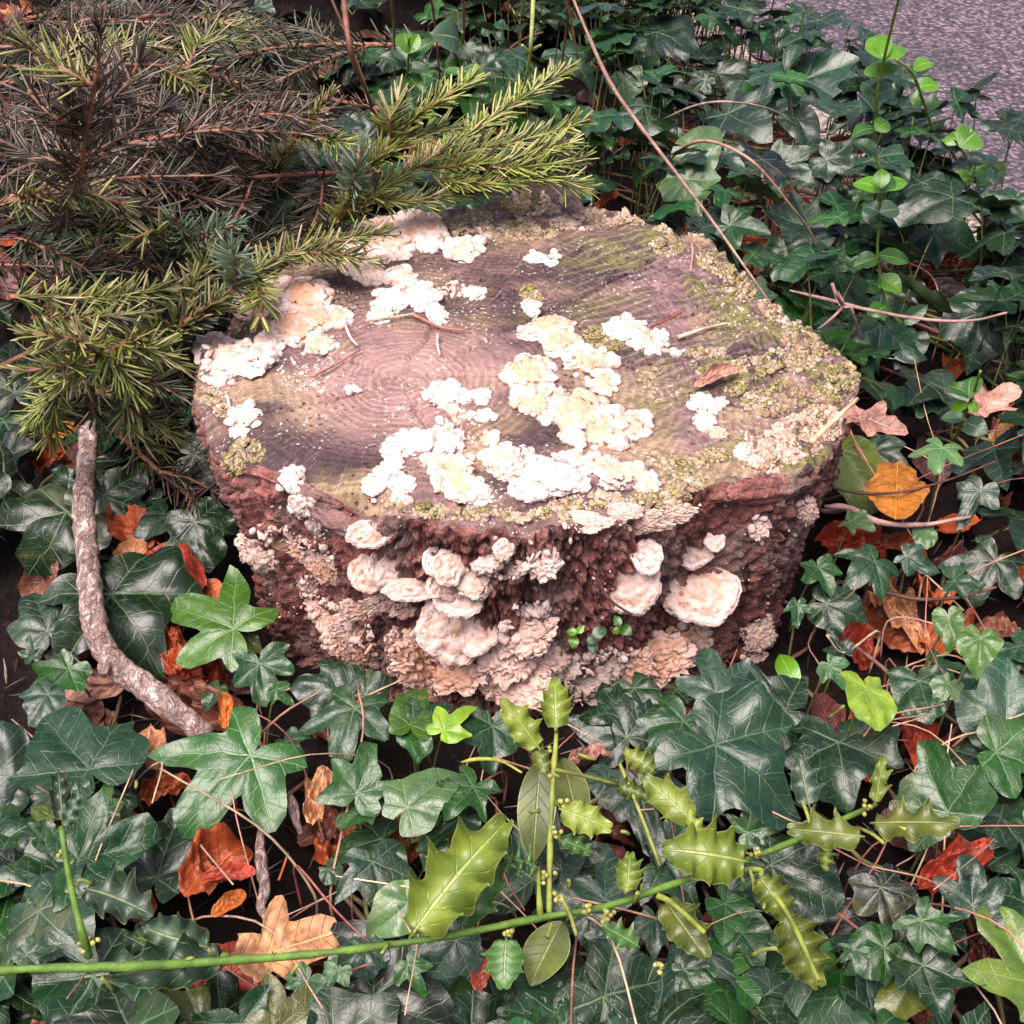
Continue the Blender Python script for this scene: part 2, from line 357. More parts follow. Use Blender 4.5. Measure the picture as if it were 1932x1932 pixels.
def mat_asphalt():
    s = N('asphalt'); P = s.pos(); n = s.noise(P, 6, 4); g = s.noise(P, 150, 3, .7); v = s.voro(P, 130, 'F1'); vc = s.voro(P, 130, 'F1', 1)
    c = s.mix(s.ramp(s.sep(vc)[0], .2, .9), (.085, .058, .078), (.27, .19, .235)); c = s.mix(s.ramp(n, .3, .7, 0, .4), c, (.19, .15, .165)); c = s.mix(s.ramp(s.noise(P, 2.5, 4, .7), .5, .62, 0, .6), c, (.07, .055, .06)); c = s.mix(s.ramp(s.noise(P, 45, 4, .7), .62, .7, 0, .7), c, (.30, .25, .23))
    c = s.mix(s.ramp(v, .35, .7, 0, .8), c, (.025, .02, .025))
    s.bump(s.math('ADD', s.math('MULTIPLY', v, -1.5), g), 1.0, .004); return s.done(c, .7, .4)
def mat_grit():
    s = N('grit_edge'); P = s.pos(); vc = s.voro(P, 120, 'F1', 1); v = s.voro(P, 120, 'F1'); n = s.noise(P, 25, 5, .7)
    c = s.mix(s.sep(vc)[1], (.22, .165, .14), (.50, .41, .34)); c = s.mix(s.ramp(n, .5, .68), c, (.10, .07, .07)); c = s.mix(s.ramp(v, .4, .7, 0, .7), c, (.06, .045, .04))
    s.bump(s.math('MULTIPLY', v, -1.0), 1.0, .004); return s.done(c, .85, .3)
M_IVY = mat_ivy(); M_HOLLY = mat_blade('holly_leaf', .42, .6, .6); M_OVAL = mat_blade('oval_leaf', .34, .25, .6); M_DEAD = mat_dead()
M_NEEDLE = mat_needle(); M_TWIG = mat_stem('fir_twig', (.17, .065, .04), (.34, .16, .10), 120)
M_STEM = mat_ocolstem(); M_STICK = mat_stick(); M_BARK = mat_bark(); M_FUNGUS = mat_fungus(); M_SOIL = mat_soil(); M_ASPH = mat_asphalt(); M_GRIT = mat_grit()

# ------------------------------------------------------------------ ground, road
RA, RB = at_z(1490, 66, .10)[:2], at_z(1890, 345, .10)[:2]          # the line where the asphalt begins
rd = (RA-RB)/np.linalg.norm(RA-RB); rn = np.array([rd[1], -rd[0]])   # along the road (away), and across it (towards the asphalt)
if rn[0] < 0: rn = -rn
def road_off(x, y): return (x-RB[0])*rn[0]+(y-RB[1])*rn[1]
def gz(x, y):
    x = np.atleast_1d(np.asarray(x, float)); y = np.atleast_1d(np.asarray(y, float))
    p = np.stack([x*7, y*7, 0*x], 1)
    h = .012*fbm(p, 3)*sstep(6, 3, np.hypot(x, y))
    bank = .30*sstep(.75, 1.5, y)*sstep(.42, .05, x)*sstep(5, 3, np.abs(x)+np.abs(y))
    off = (x-RB[0])*rn[0]+(y-RB[1])*rn[1]
    flat = sstep(-.25, -.05, off)
    return (h+bank)*(1-flat)-.012*flat
_gx, _gy = np.linspace(-2.2, 2.2, 441), np.linspace(-1.2, 3.2, 441); _GX, _GY = np.meshgrid(_gx, _gy)
_GZ = gz(_GX.ravel(), _GY.ravel()).reshape(_GX.shape).tolist()
def g1(x, y):
    u = min(439.99, max(0, (x+2.2)*100)); v = min(439.99, max(0, (y+1.2)*100)); i, j = int(u), int(v); u -= i; v -= j
    return (_GZ[j][i]*(1-u)+_GZ[j][i+1]*u)*(1-v)+(_GZ[j+1][i]*(1-u)+_GZ[j+1][i+1]*u)*v
def on_ground(x, y, h=0.0):
    d = ray(x, y); z = h
    for _ in range(14):
        p = CAM+d*((z-CAM[2])/d[2]); z = .5*z+.5*(g1(p[0], p[1])+h)
    return p
ax = np.concatenate([-np.geomspace(90, 1.7, 14), np.linspace(-1.6, 1.6, 150), np.geomspace(1.7, 90, 14)])
ay = np.concatenate([-np.geomspace(90, 1.1, 14), np.linspace(-1.0, 2.6, 170), np.geomspace(2.7, 90, 14)])
X, Y = np.meshgrid(ax, ay); gv = np.stack([X.ravel(), Y.ravel(), gz(X.ravel(), Y.ravel())], 1)
nx = len(ax); ii = np.arange(len(ay)-1)[:, None]*nx+np.arange(nx-1)[None, :]; ii = ii.ravel()
struct('ground', mesh('ground', gv, np.stack([ii, ii+1, ii+1+nx, ii+nx], 1), M_SOIL))
def strip(name, o0, o1, z, mat, jag=0.0, thick=.0):
    t = np.concatenate([np.linspace(-40, -2, 10), np.linspace(-1.9, 3, 140), np.linspace(3.2, 60, 16)])
    e0 = o0+jag*fbm(np.stack([t*9, t*0+3, t*0], 1), 4)
    a = RB+rd*t[:, None]+rn*e0[:, None]; b = RB+rd*t[:, None]+rn*o1
    n = len(t); v = np.vstack([np.c_[a, np.full(n, z)], np.c_[b, np.full(n, z)]]); i = np.arange(n-1)
    return struct(name, mesh(name, v, np.stack([i, i+1, i+1+n, i+n], 1), mat))
strip('road_edge', -.12, .32, -.004, M_GRIT, .03)
strip('road', .07, 5.5, .000, M_ASPH, .035)

# ------------------------------------------------------------------ the stump
ZT = 0.20
RIM = [(363,720),(372,650),(420,588),(465,535),(530,490),(600,448),(660,422),(740,402),(840,392),(900,380),(960,366),(1010,356),(1060,368),(1100,392),
       (1200,404),(1270,424),(1340,432),(1382,470),(1430,530),(1480,575),(1560,618),(1632,668),(1628,722),(1606,790),(1562,850),(1500,888),(1420,900),(1340,908),
       (1270,932),(1200,952),(1100,968),(1030,984),(950,990),(850,984),(760,966),(700,950),(640,934),(580,914),(500,884),(440,872),(400,838),(374,790)]
rim = np.array([at_z(x, y, ZT)[:2] for x, y in RIM]); CEN = np.array([0.0, -0.02])
PITH = at_z(759, 716, ZT)[:2]
ang = np.unwrap(np.arctan2(rim[:, 1]-CEN[1], rim[:, 0]-CEN[0])); rad = np.hypot(rim[:, 0]-CEN[0], rim[:, 1]-CEN[1])
o_ = np.argsort(np.mod(ang, 2*math.pi)); A0 = np.mod(ang, 2*math.pi)[o_]; R0 = rad[o_]
def rim_r(a):
    a = np.mod(a, 2*math.pi); return np.interp(a, np.concatenate([A0-2*math.pi, A0, A0+2*math.pi]), np.tile(R0, 3))
NA, NV, NS = 900, 120, 130
th = np.linspace(0, 2*math.pi, NA, endpoint=False)
RT = rim_r(th); k_ = np.array([.25, .5, .25]); 
for _ in range(3): RT = k_[0]*np.roll(RT, 1)+k_[1]*RT+k_[2]*np.roll(RT, -1)
def top_z(x, y):
    p = np.stack([x, y, 0*x], 1)
    rr = np.hypot(x-CEN[0], y-CEN[1])/rim_r(np.arctan2(y-CEN[1], x-CEN[0]))
    right = sstep(.06, .2, x)
    z = ZT+.0035*fbm(p*11, 4)+right*.007*fbm(p*38+5, 4)+.0009*fbm(p*120, 3)+right*.003*np.abs(fbm(p*110, 3))
    edge = sstep(.80, 1.0, rr)
    z = z-edge*(.004+.012*np.clip(fbm(p*16+9, 3)+.2, 0, 1))+sstep(.86, 1, rr)*.006*fbm(p*60, 3)
    # a raised scab of bark along the back edge
    b = np.exp(-(((x-at_z(1010, 375, ZT)[0])/.06)**2+((y-at_z(1010, 380, ZT)[1])/.035)**2)); z = z+.016*b*(1+.5*fbm(p*70, 3))
    return z-.006*sstep(.12, .25, x)
# sides
v_ = np.linspace(0, 1, NV); tz = top_z(CEN[0]+RT*np.cos(th), CEN[1]+RT*np.sin(th))
VV, TT = np.meshgrid(v_, th, indexing='ij'); ZZ = -.03+(tz[None, :]+.03)*VV
prof = np.interp(VV, [0, .12, .3, .55, .8, .93, .985, 1], [.93, .885, .89, .925, .965, .985, .998, .992]); RR = RT[None, :]*prof
P3 = np.stack([(np.cos(TT)*.26).ravel(), (np.sin(TT)*.26).ravel(), ZZ.ravel()], 1)
furrow = np.abs(pn(P3*np.array([34, 34, 8])+.8*fbm(P3*22, 2)[:, None])); plate = np.abs(pn(P3*np.array([70, 70, 26])+1.2*fbm(P3*40, 2)[:, None]))
d = .009*fbm(P3*np.array([12, 12, 7]), 3)-.011*(1-sstep(0, .2, furrow))-.0045*(1-sstep(0, .16, plate))+.0045*fbm(P3*90+3, 4)+.0035*fbm(P3*np.array([240, 240, 150])+3, 3)
fade = sstep(1.0, .93, VV.ravel())*.8+.2
RR = RR.ravel()+d*fade
sv = np.stack([CEN[0]+RR*np.cos(TT.ravel()), CEN[1]+RR*np.sin(TT.ravel()), ZZ.ravel()], 1)
def grid_faces(nr, nc, wrap=True):
    i, j = np.meshgrid(np.arange(nr-1), np.arange(nc if wrap else nc-1), indexing='ij'); j2 = (j+1) % nc
    return np.stack([(i*nc+j).ravel(), (i*nc+j2).ravel(), ((i+1)*nc+j2).ravel(), ((i+1)*nc+j).ravel()], 1)
sf = grid_faces(NV, NA)
# cut face
rim_top = sv[-NA:]
ss = np.linspace(1, 0.004, NS)**.9
cx_ = CEN[0]+(rim_top[:, 0]-CEN[0])[None, :]*ss[:, None]; cy_ = CEN[1]+(rim_top[:, 1]-CEN[1])[None, :]*ss[:, None]
cz_ = top_z(cx_.ravel(), cy_.ravel()).reshape(cx_.shape); cz_[0] = rim_top[:, 2]
# radial drying cracks
for ca, cw, c0, c1 in ((.12, .0018, .1, .75), (2.6, .0016, .0, .5), (-1.25, .0016, .1, .6), (.75, .0016, .2, 1.0), (3.6, .0014, .1, .5), (-.45, .0016, .35, 1.1), (.42, .0014, .5, 1.2), (-.9, .0014, .15, .8), (1.35, .0014, .1, .6)):
    dxp, dyp = cx_-PITH[0], cy_-PITH[1]; al = dxp*math.cos(ca)+dyp*math.sin(ca); pe = np.abs(-dxp*math.sin(ca)+dyp*math.cos(ca)+.004*pn(np.stack([cx_.ravel()*40, cy_.ravel()*40, 0*cx_.ravel()], 1)).reshape(cx_.shape))
    cz_ -= .0065*np.clip(1-pe/(cw*1.7), 0, 1)*sstep(c0*.3-.02, c0*.3+.01, al)*sstep(c1*.3, c1*.3-.03, al)
cv = np.stack([cx_.ravel(), cy_.ravel(), cz_.ravel()], 1); cf = grid_faces(NS, NA)
stump = thing('tree_stump', 'sawn tree stump with ringed cut face, reddish rugged bark and crusts of pale fungus', 'tree stump', (CEN[0], CEN[1], 0))
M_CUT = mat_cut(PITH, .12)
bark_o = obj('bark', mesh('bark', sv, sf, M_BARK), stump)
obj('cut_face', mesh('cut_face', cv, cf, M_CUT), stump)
BV = BVHTree.FromPolygons([tuple(p) for p in np.vstack([sv, cv])], [tuple(int(q) for q in f) for f in np.vstack([sf, cf+len(sv)])])
def hit(x, y):
    d = Vector(ray(x, y)).normalized(); l, n, i, t = BV.ray_cast(Vector(CAM), d)
    if l is None: return None
    n = np.array(n); 
    if np.dot(n, d) > 0: n = -n
    return np.array(l), n
def smooth_n(x, y, r=14):
    """surface point and an averaged normal round it"""
    h0 = hit(x, y)
    if h0 is None: return None
    acc = h0[1].copy()
    for k in range(6):
        q = hit(x+r*math.cos(k), y+r*math.sin(k))
        if q is not None: acc += q[1]
    return h0[0], nrm(acc)
_LUMP = {}
def lump(cen, ax3, radii, seed, sub=3, a1=.28, a2=.12, f1=1.4, f2=4.0, a3=.0):
    key = (int(seed) % 36, sub, a1, a2, f1, f2)
    v, f = ico(sub); seed = key[0]; s = np.array([seed*3.17, seed*1.3, -seed*2.1])
    if key in _LUMP: return np.asarray(cen)+(_LUMP[key]*np.array(radii)) @ np.array(ax3), f
    k = 1+a1*fbm(v*f1+s, 3)+a2*fbm(v*f2+s*2, 3)
    if a3: k = k+a3*np.abs(fbm(v*9+s, 2))
    _LUMP[key] = v*k[:, None]
    w_ = v*k[:, None]*np.array(radii); return np.asarray(cen)+w_ @ np.array(ax3), f
# slabs of bark that split away from the rim, and roots at the foot
def bark_lump(name, x0, y0, x1, y1, wpx, hpx, out, seed, mat):
    c = hit((x0+x1)/2, (y0+y1)/2); a, b = hit(x0, y0), hit(x1, y1)
    if not (a and b and c): return
    L = np.linalg.norm(b[0]-a[0])/2; u = nrm(b[0]-a[0]); n = nrm(c[1]*[1, 1, .5]+[0, 0, .25]); n = nrm(n-u*np.dot(n, u)); dpt = depth(c[0])/F
    v, f = lump((a[0]+b[0])/2+n*out, (u, np.cross(n, u), n), (L, wpx*dpt, hpx*dpt), seed, 4, .30, .16, 1.6, 5)
    obj(name, mesh(name, v, f, mat), stump)
bark_lump('bark_slab', 405, 955, 625, 1030, 40, 22, .012, 1, M_BARK)
bark_lump('bark_slab', 392, 965, 450, 1000, 26, 24, .010, 2, M_BARK)
bark_lump('bark_slab', 590, 960, 700, 1015, 20, 16, .006, 3, M_BARK)
bark_lump('bark_slab', 1350, 935, 1530, 905, 24, 16, .004, 4, M_BARK)
bark_lump('bark_slab', 470, 880, 640, 945, 13, 12, .003, 5, M_BARK)
bark_lump('root_flare', 1220, 1330, 1330, 1290, 50, 30, .0, 6, M_BARK)
bark_lump('root_flare', 640, 1310, 760, 1330, 40, 34, .0, 8, M_BARK)

# ------------------------------------------------------------------ fungus, lichen and moss on the stump
def tint_arr(n, a, b=0.0, c=0.0): return np.tile(np.array([[a, b, c]]), (n, 1))
def rpts(cx, cy, rx, ry, rot, n, rg, edge=False):
    out = []; ca, sa = math.cos(R(rot)), math.sin(R(rot))
    for k in range(n):
        a = rg.uniform(0, 2*math.pi) if not edge else 2*math.pi*(k+rg.uniform(-.35, .35))/n
        q = math.sqrt(rg.uniform(0, 1))*.92 if not edge else rg.uniform(.86, 1.04)
        x, y = rx*q*math.cos(a), ry*q*math.sin(a); out.append((cx+x*ca-y*sa, cy+x*sa+y*ca, q))
    return out
FSEED = [10]
def fungus(name, label, cat, ells, tone=.4, old=0.0, alg=0.0, group=None, nod=1.0, body=.40, rsc=1.0, lobe_name='lobe'):
    """ells: picture ellipses (cx, cy, rx, ry, rot) of the crust; each gets a lumpy cap, frilled lobes round it and small nodules on it"""
    FSEED[0] += 1; sd = FSEED[0]; rg = np.random.default_rng(sd)
    h0 = hit(ells[0][0], ells[0][1])
    if h0 is None: return None
    t = thing(name, label, cat, h0[0], group); NVs, NFs, NTs, nb = [], [], [], 0
    for (cx, cy, rx, ry, *ro) in ells:
        ro = ro[0] if ro else 0; h = smooth_n(cx, cy, min(rx, ry)*.6)
        if h is None: continue
        dp = depth(h[0])/F; n = h[1]
        # tangent frame that looks like the picture ellipse: solve on the surface plane
        def tang(ax_, ay_):
            d = ray(cx, cy); v = RGT*ax_-UPV*ay_; q = v-d*(np.dot(v, n)/np.dot(d, n)); l = np.linalg.norm(q)
            return q*min(1, 2.2/l)
        ca, sa = math.cos(R(ro)), math.sin(R(ro)); e1, e2 = tang(ca, sa)*rx*dp, tang(-sa, ca)*ry*dp
        hh = body*min(rx, ry)*dp
        v, f = ico(5 if old > .2 else 4); s = np.array([sd*1.7+cx*.01, cy*.01, sd*.3])
        rr = np.hypot(v[:, 0], v[:, 1])
        k = 1+.34*fbm(v*2.0+s, 3)+.14*fbm(v*5+s, 3)
        bumps = .5*np.abs(fbm(v*4.5+s*2, 3))+.35*fbm(v*9+s, 2)
        if old > .2: bumps = bumps+.5*fbm(v*7-s, 4)+.3*fbm(v*18+s, 2); k = k*1.12+.10*fbm(v*9+s, 3)
        w_ = h[0]+(v[:, 0]*k)[:, None]*e1+(v[:, 1]*k)[:, None]*e2+((v[:, 2]*(1+bumps)+bumps*.5*(v[:, 2] > 0))*hh)[:, None]*n
        tn = np.clip(tone*(1.2-.9*rr)+.45*fbm(v*3+s, 3)+.08, 0, 1)
        obj('cap', mesh('cap', w_, f, M_FUNGUS, col=np.stack([tn, 0*tn+old, 0*tn+alg], 1)), t)
        circ = math.pi*(3*(rx+ry)-math.sqrt((3*rx+ry)*(rx+3*ry))); r0 = rsc*np.clip(min(rx, ry)*.30, 4.5, 13)
        ne = max(5, int(nod*circ/(r0*2.5)*(.45 if old > .2 else 1)))
        for (x, y, q) in rpts(cx, cy, rx, ry, ro, ne, rg, True):
            p = hit(x, y)
            if p is None: continue
            if old > .2: x, y = cx+(x-cx)*.86, cy+(y-cy)*.86; p = hit(x, y) or p
            r = r0*np.clip(np.exp(rg.normal(0, .38)), .45, 1.9)*depth(p[0])/F; m = nrm(p[1]+.6*n+np.array([0, 0, .2])); e = frame(m, nrm(p[0]-h[0]))
            v2, f2 = lump(p[0]+m*r*.35, e, (r*rg.uniform(.9, 1.5), r*rg.uniform(.8, 1.2), r*rg.uniform(.55, .9)), rg.integers(0, 900), 3 if r/dp > 7 else 2, .22, .1, 1.6, 4)
            tt = tint_arr(len(v2), np.clip(rg.normal(.12, .12)*(.5+tone), 0, 1), old*rg.uniform(.7, 1), alg*rg.uniform(.4, 1))
            if r/dp > 7.5: obj(lobe_name, mesh(lobe_name, v2, f2, M_FUNGUS, col=tt), t)
            else: NVs.append(v2); NFs.append(f2+nb); NTs.append(tt); nb += len(v2)
        ni = int(nod*rx*ry/(r0*r0)*.5)
        for (x, y, q) in rpts(cx, cy, rx, ry, ro, ni, rg):
            p = hit(x, y)
            if p is None: continue
            r = r0*rg.uniform(.3, .9)*depth(p[0])/F; lift = hh*math.sqrt(max(0, 1-q*q))*.9; m = nrm(p[1]*.5+n+rg.normal(size=3)*.3); e = frame(m, nrm(rg.normal(size=3)))
            v2, f2 = lump(p[0]+n*lift, e, (r*rg.uniform(.9, 2.6), r*rg.uniform(.6, 1.0), r*rg.uniform(.5, .9)), rg.integers(0, 900), 2, .2, .1)
            NVs.append(v2); NFs.append(f2+nb); NTs.append(tint_arr(len(v2), np.clip(rg.normal(.4, .35)*(tone*1.6+.15), 0, 1), old*rg.uniform(.6, 1), alg*rg.uniform(.3, 1))); nb += len(v2)
    if NVs:
        o = obj('nodules', mesh('nodules', np.vstack(NVs), np.vstack(NFs), M_FUNGUS, col=np.vstack(NTs)), t); o['kind'] = 'stuff'
    return t
def shelf(name, label, caps, group=None):
    """bracket fungus on the bark: caps = (cx, cy, rx, ry, tone, old, alg, up) flattened fans that stand out from the bark"""
    h0 = hit(caps[0][0], caps[0][1])
    if h0 is None: return
    FSEED[0] += 1; sd = FSEED[0]; t = thing(name, label, 'fungus', h0[0], group)
    for i, (cx, cy, rx, ry, tone, old, alg, up) in enumerate(caps):
        h = smooth_n(cx, cy, 20)
        if h is None: continue
        dp = depth(h[0])/F; n = nrm(h[1]*(1-up)+np.array([0, 0, up])); d = nrm(ray(cx, cy))
        def tang(v): q = v-d*(np.dot(v, n)/np.dot(d, n)); l = np.linalg.norm(q); return q*min(1, 1.7/l)
        e1, e2 = tang(RGT)*rx*dp, tang(UPV)*ry*dp; th_ = .30*min(rx, ry)*dp; s = np.array([sd*2.3+i*5, sd*.7, i*1.1])
        v, f = ico(5); rr = np.hypot(v[:, 0], v[:, 1]); a = np.arctan2(v[:, 1], v[:, 0])
        k = 1+.12*fbm(np.stack([np.cos(a)*1.6, np.sin(a)*1.6, 0*a], 1)+s, 3)+.05*fbm(v*7+s, 2)
        zz = v[:, 2]*(.8+.3*fbm(v*3+s, 3))+.22*fbm(np.stack([v[:, 0]*3, v[:, 1]*3, 0*a], 1)+s, 4)+.10*np.cos(rr*15)*(v[:, 2] > 0)*rr+.08*fbm(v*14+s, 3)
        lip = sstep(.7, 1.0, rr)*.25
        w_ = h[0]+nrm(h[1])*(.45*th_+.004)+(v[:, 0]*k)[:, None]*e1+(v[:, 1]*k)[:, None]*e2+((zz+lip)*th_)[:, None]*n
        band = np.sin(rr*15+2*fbm(v*2+s, 2)); tn = np.clip(tone*(1.3-1.1*rr)+.3*fbm(v*4+s, 3)+.22*band, 0, 1); od = np.clip(old+.4*fbm(v*3+s*2, 3)+.25*band-.5*sstep(.8, 1, rr), 0, 1)
        obj('cap', mesh('cap', w_, f, M_FUNGUS, col=np.stack([tn, od, np.clip(alg+.3*fbm(v*3-s, 2)*(alg > .02), 0, 1)], 1)), t)
    return t
def crust(name, label, cat, ells, n, r, tone=.1, old=.0, alg=0.0, group=None, flat=.7, kindstuff=False, cushion=False):
    """many tiny grains on the surface as one mesh (moss cushions, powdery lichen, crumbs)"""
    FSEED[0] += 1; rg = np.random.default_rng(FSEED[0]); Vs, Fs, Ts, nb = [], [], [], 0; h0 = hit(ells[0][0], ells[0][1])
    if h0 is None: return
    tot = sum(e[2]*e[3] for e in ells)
    if cushion:          # soft low mat that the grains stand on
        for (cx, cy, rx, ry, *ro) in ells:
            for (x, y, q) in rpts(cx, cy, rx*.85, ry*.8, ro[0] if ro else 0, max(4, int(rx*ry/16)), rg):
                p = hit(x, y)
                if p is None or pn1(x*.035, y*.035, FSEED[0]) < -.02: continue
                rr = 5.2*np.exp(rg.normal(0, .3))*depth(p[0])/F; e = frame(nrm(p[1]+rg.normal(size=3)*.15))
                v, f = lump(p[0], e, (rr*rg.uniform(.9, 1.6), rr*rg.uniform(.9, 1.6), rr*.30), rg.integers(0, 900), 3, .3, .34, 1.6, 6.0)
                Vs.append(v); Fs.append(f+nb); nb += len(v); Ts.append(tint_arr(len(v), .2, np.clip(rg.normal(old, .2), 0, 1), np.clip(rg.normal(alg+.1, .2), 0, 1)))
    for (cx, cy, rx, ry, *ro) in ells:
        for (x, y, q) in rpts(cx, cy, rx, ry, ro[0] if ro else 0, max(3, int(n*rx*ry/tot)), rg):
            p = hit(x, y)
            if p is None: continue
            if pn1(x*.03, y*.03, FSEED[0]) < (-.08 if cushion else -.25): continue
            rr = r*np.exp(rg.normal(0, .42))*depth(p[0])/F; e = frame(nrm(p[1]+rg.normal(size=3)*.25))
            v, f = lump(p[0]+e[2]*rr*.2, e, (rr*rg.uniform(.8, 1.4), rr*rg.uniform(.8, 1.4), rr*flat), rg.integers(0, 900), 2 if r > 3.5 else 1, .35, .25)
            Vs.append(v); Fs.append(f+nb); nb += len(v); Ts.append(tint_arr(len(v), np.clip(rg.normal(tone, .15), 0, 1), np.clip(rg.normal(old, .25), 0, 1), np.clip(rg.normal(alg, .3), 0, 1) if alg else 0))
    m = mesh(name, np.vstack(Vs)-h0[0], np.vstack(Fs), M_FUNGUS, col=np.vstack(Ts))
    o = obj(name, m, None, Matrix.Translation(Vector(h0[0]))); tag(o, label, cat, group, 'stuff' if kindstuff else None); return o

cf_ = 'crust_fungus'; FG = 'fungus crusts on the cut face'
fungus(cf_, 'big white fungus crust on the stump rim beneath the fir sprays', 'fungus', [(400,662,36,30),(455,680,50,34),(505,655,28,26),(420,705,38,20)], .25, .0, 0, FG)
fungus(cf_, 'widest orange-centred frilly fungus crust beside the fir spray lying on the stump', 'fungus', [(500,565,55,34,-10),(575,560,50,32),(560,620,48,30),(595,600,44,26),(600,650,34,18),(640,600,24,18)], .75, .0, 0, FG)
fungus(cf_, 'white and orange fungus crust under the green sprig tip at the back rim', 'fungus', [(795,440,46,38),(720,430,60,26,-12),(740,470,40,22),(680,480,36,20)], .35, .0, 0, FG)
fungus(cf_, 'chain of pale fungus lumps trailing below the green sprig tip', 'fungus', [(700,520,34,18,10),(755,525,30,20),(665,505,22,16)], .35, 0, 0, FG)
fungus(cf_, 'round frilly pale pink fungus rosette on the dark back of the cut face', 'fungus', [(875,472,34,23)], .45, .05, 0, FG)
fungus(cf_, 'forked snow white fungus crust above the fallen brown needle', 'fungus', [(740,570,38,22,-15),(715,598,22,14),(800,565,22,26),(825,595,24,18,40),(785,555,18,16)], .12, 0, 0, FG)
fungus(cf_, 'slim finger-shaped fungus pointing away from the forked white crust', 'fungus', [(855,548,26,14),(895,555,22,13)], .4, 0, 0, FG)
fungus(cf_, 'tiny white fungus pair alone on the grey back of the cut face', 'fungus', [(1010,487,16,11),(1045,484,8,7),(1040,497,11,6)], .05, 0, 0, FG)
fungus(cf_, 'small spiky white fungus pressed against the round moss cushion', 'fungus', [(1000,578,15,12),(1008,590,10,8)], .15, 0, 0, FG)
fungus(cf_, 'largest fungus crust, white edged with apricot folds, crossing the cut face', 'fungus', [(1035,620,46,20,-8),(1060,650,36,26),(1112,690,44,28),(1140,725,26,22),(1000,715,44,36,35),(1010,760,40,26),(1095,790,72,44,15),(1130,815,62,36),(1060,770,40,30),(1195,805,32,26),(1000,630,24,12)], .8, .05, 0, FG, 1.1)
fungus(cf_, 'stacked pink fungus shelves hanging over the front rim moss', 'fungus', [(1145,885,48,20,25),(1190,895,46,18,10),(1220,915,26,14),(1165,912,34,12)], .55, .12, 0, FG, .7)
fungus(cf_, 'broad white fungus mass at the foot of the largest crust', 'fungus', [(1030,900,58,34),(1075,880,40,26),(1000,925,40,20),(1090,910,22,18),(985,868,26,22)], .25, 0, 0, FG)
fungus(cf_, 'arched pale fungus crust beside the brown moss, apart from the largest crust', 'fungus', [(1180,622,40,20),(1215,645,34,20,25),(1245,635,16,12)], .3, .05, 0, FG)
fungus(cf_, 'small white fungus crust next to the curled mauve leaf', 'fungus', [(1330,765,30,18,20),(1330,795,20,18),(1362,760,10,10)], .3, .05, 0, FG)
fungus(cf_, 'flat reddish fungus disc near the mauve leaf', 'fungus', [(1352,818,17,10)], .95, .35, 0, FG, .3, .45)
fungus(cf_, 'smooth white fungus with three rounded lobes in the middle of the cut', 'fungus', [(843,742,34,24),(812,745,16,11),(908,748,17,15),(878,752,16,10)], .03, 0, 0, FG, .45, .32)
fungus(cf_, 'orange fungus lump tucked below the three-lobed white one', 'fungus', [(850,785,26,20),(880,785,10,8)], .9, .05, 0, FG, .7)
fungus(cf_, 'single oval fungus button lying alone on the bare wood', 'fungus', [(915,785,19,11)], .1, 0, 0, FG, .2, .5)
fungus(cf_, 'lumpy white fungus ridge joining the orange lump', 'fungus', [(775,838,48,24,-12),(840,830,36,24),(740,850,22,16)], .2, 0, 0, FG)
fungus(cf_, 'pinkish fungus heap reaching down to the front rim', 'fungus', [(850,880,44,22),(865,915,46,30,15),(905,935,24,18),(820,870,24,16)], .5, .05, 0, FG)
fungus(cf_, 'loose white fungus knots at the front left edge of the wood', 'fungus', [(735,885,30,18,-30),(760,915,24,16),(705,915,20,16),(755,940,16,10)], .15, 0, 0, FG)
fungus(cf_, 'fungus rosette with orange middle between pink heap and broad white mass', 'fungus', [(950,870,36,30),(925,830,16,14),(965,890,30,20)], .6, 0, 0, FG)
fungus(cf_, 'little bright white fungus knob on the mossy edge by the slope', 'fungus', [(1400,852,14,15)], .0, 0, 0, FG)
fungus(cf_, 'white frilled fungus on the rim above the bark hole', 'fungus', [(462,790,28,24),(450,815,16,12)], .3, 0, 0, FG)
fungus(cf_, 'white fungus streak running down over the split bark slab', 'fungus', [(552,905,22,24,20),(570,945,22,26,15),(600,990,22,18,40)], .1, .05, .05, FG)
crust('lichen_crust', 'chalky white lichen patch on the bare pink wood', 'lichen', [(667,725,30,17)], 150, 3.2, 0, 0, 0, None, .5, True)
crust('lichen_crust', 'sprinkling of white lichen grains under the widest orange-centred fungus', 'lichen', [(585,705,70,42)], 230, 2.0, 0, .05, 0, None, .7, True)
crust('lichen_crust', 'white crumbs between the pale fungus ridge and the rosette', 'lichen', [(880,820,34,40),(830,690,30,18)], 70, 2.6, 0, 0, 0, None, .7, True)
crust('lichen_crust', 'row of small pale beads leading away from the arched fungus', 'lichen', [(1270,655,50,12,8),(1300,662,40,10)], 60, 4.2, .15, .2, .45, None, .8, True)
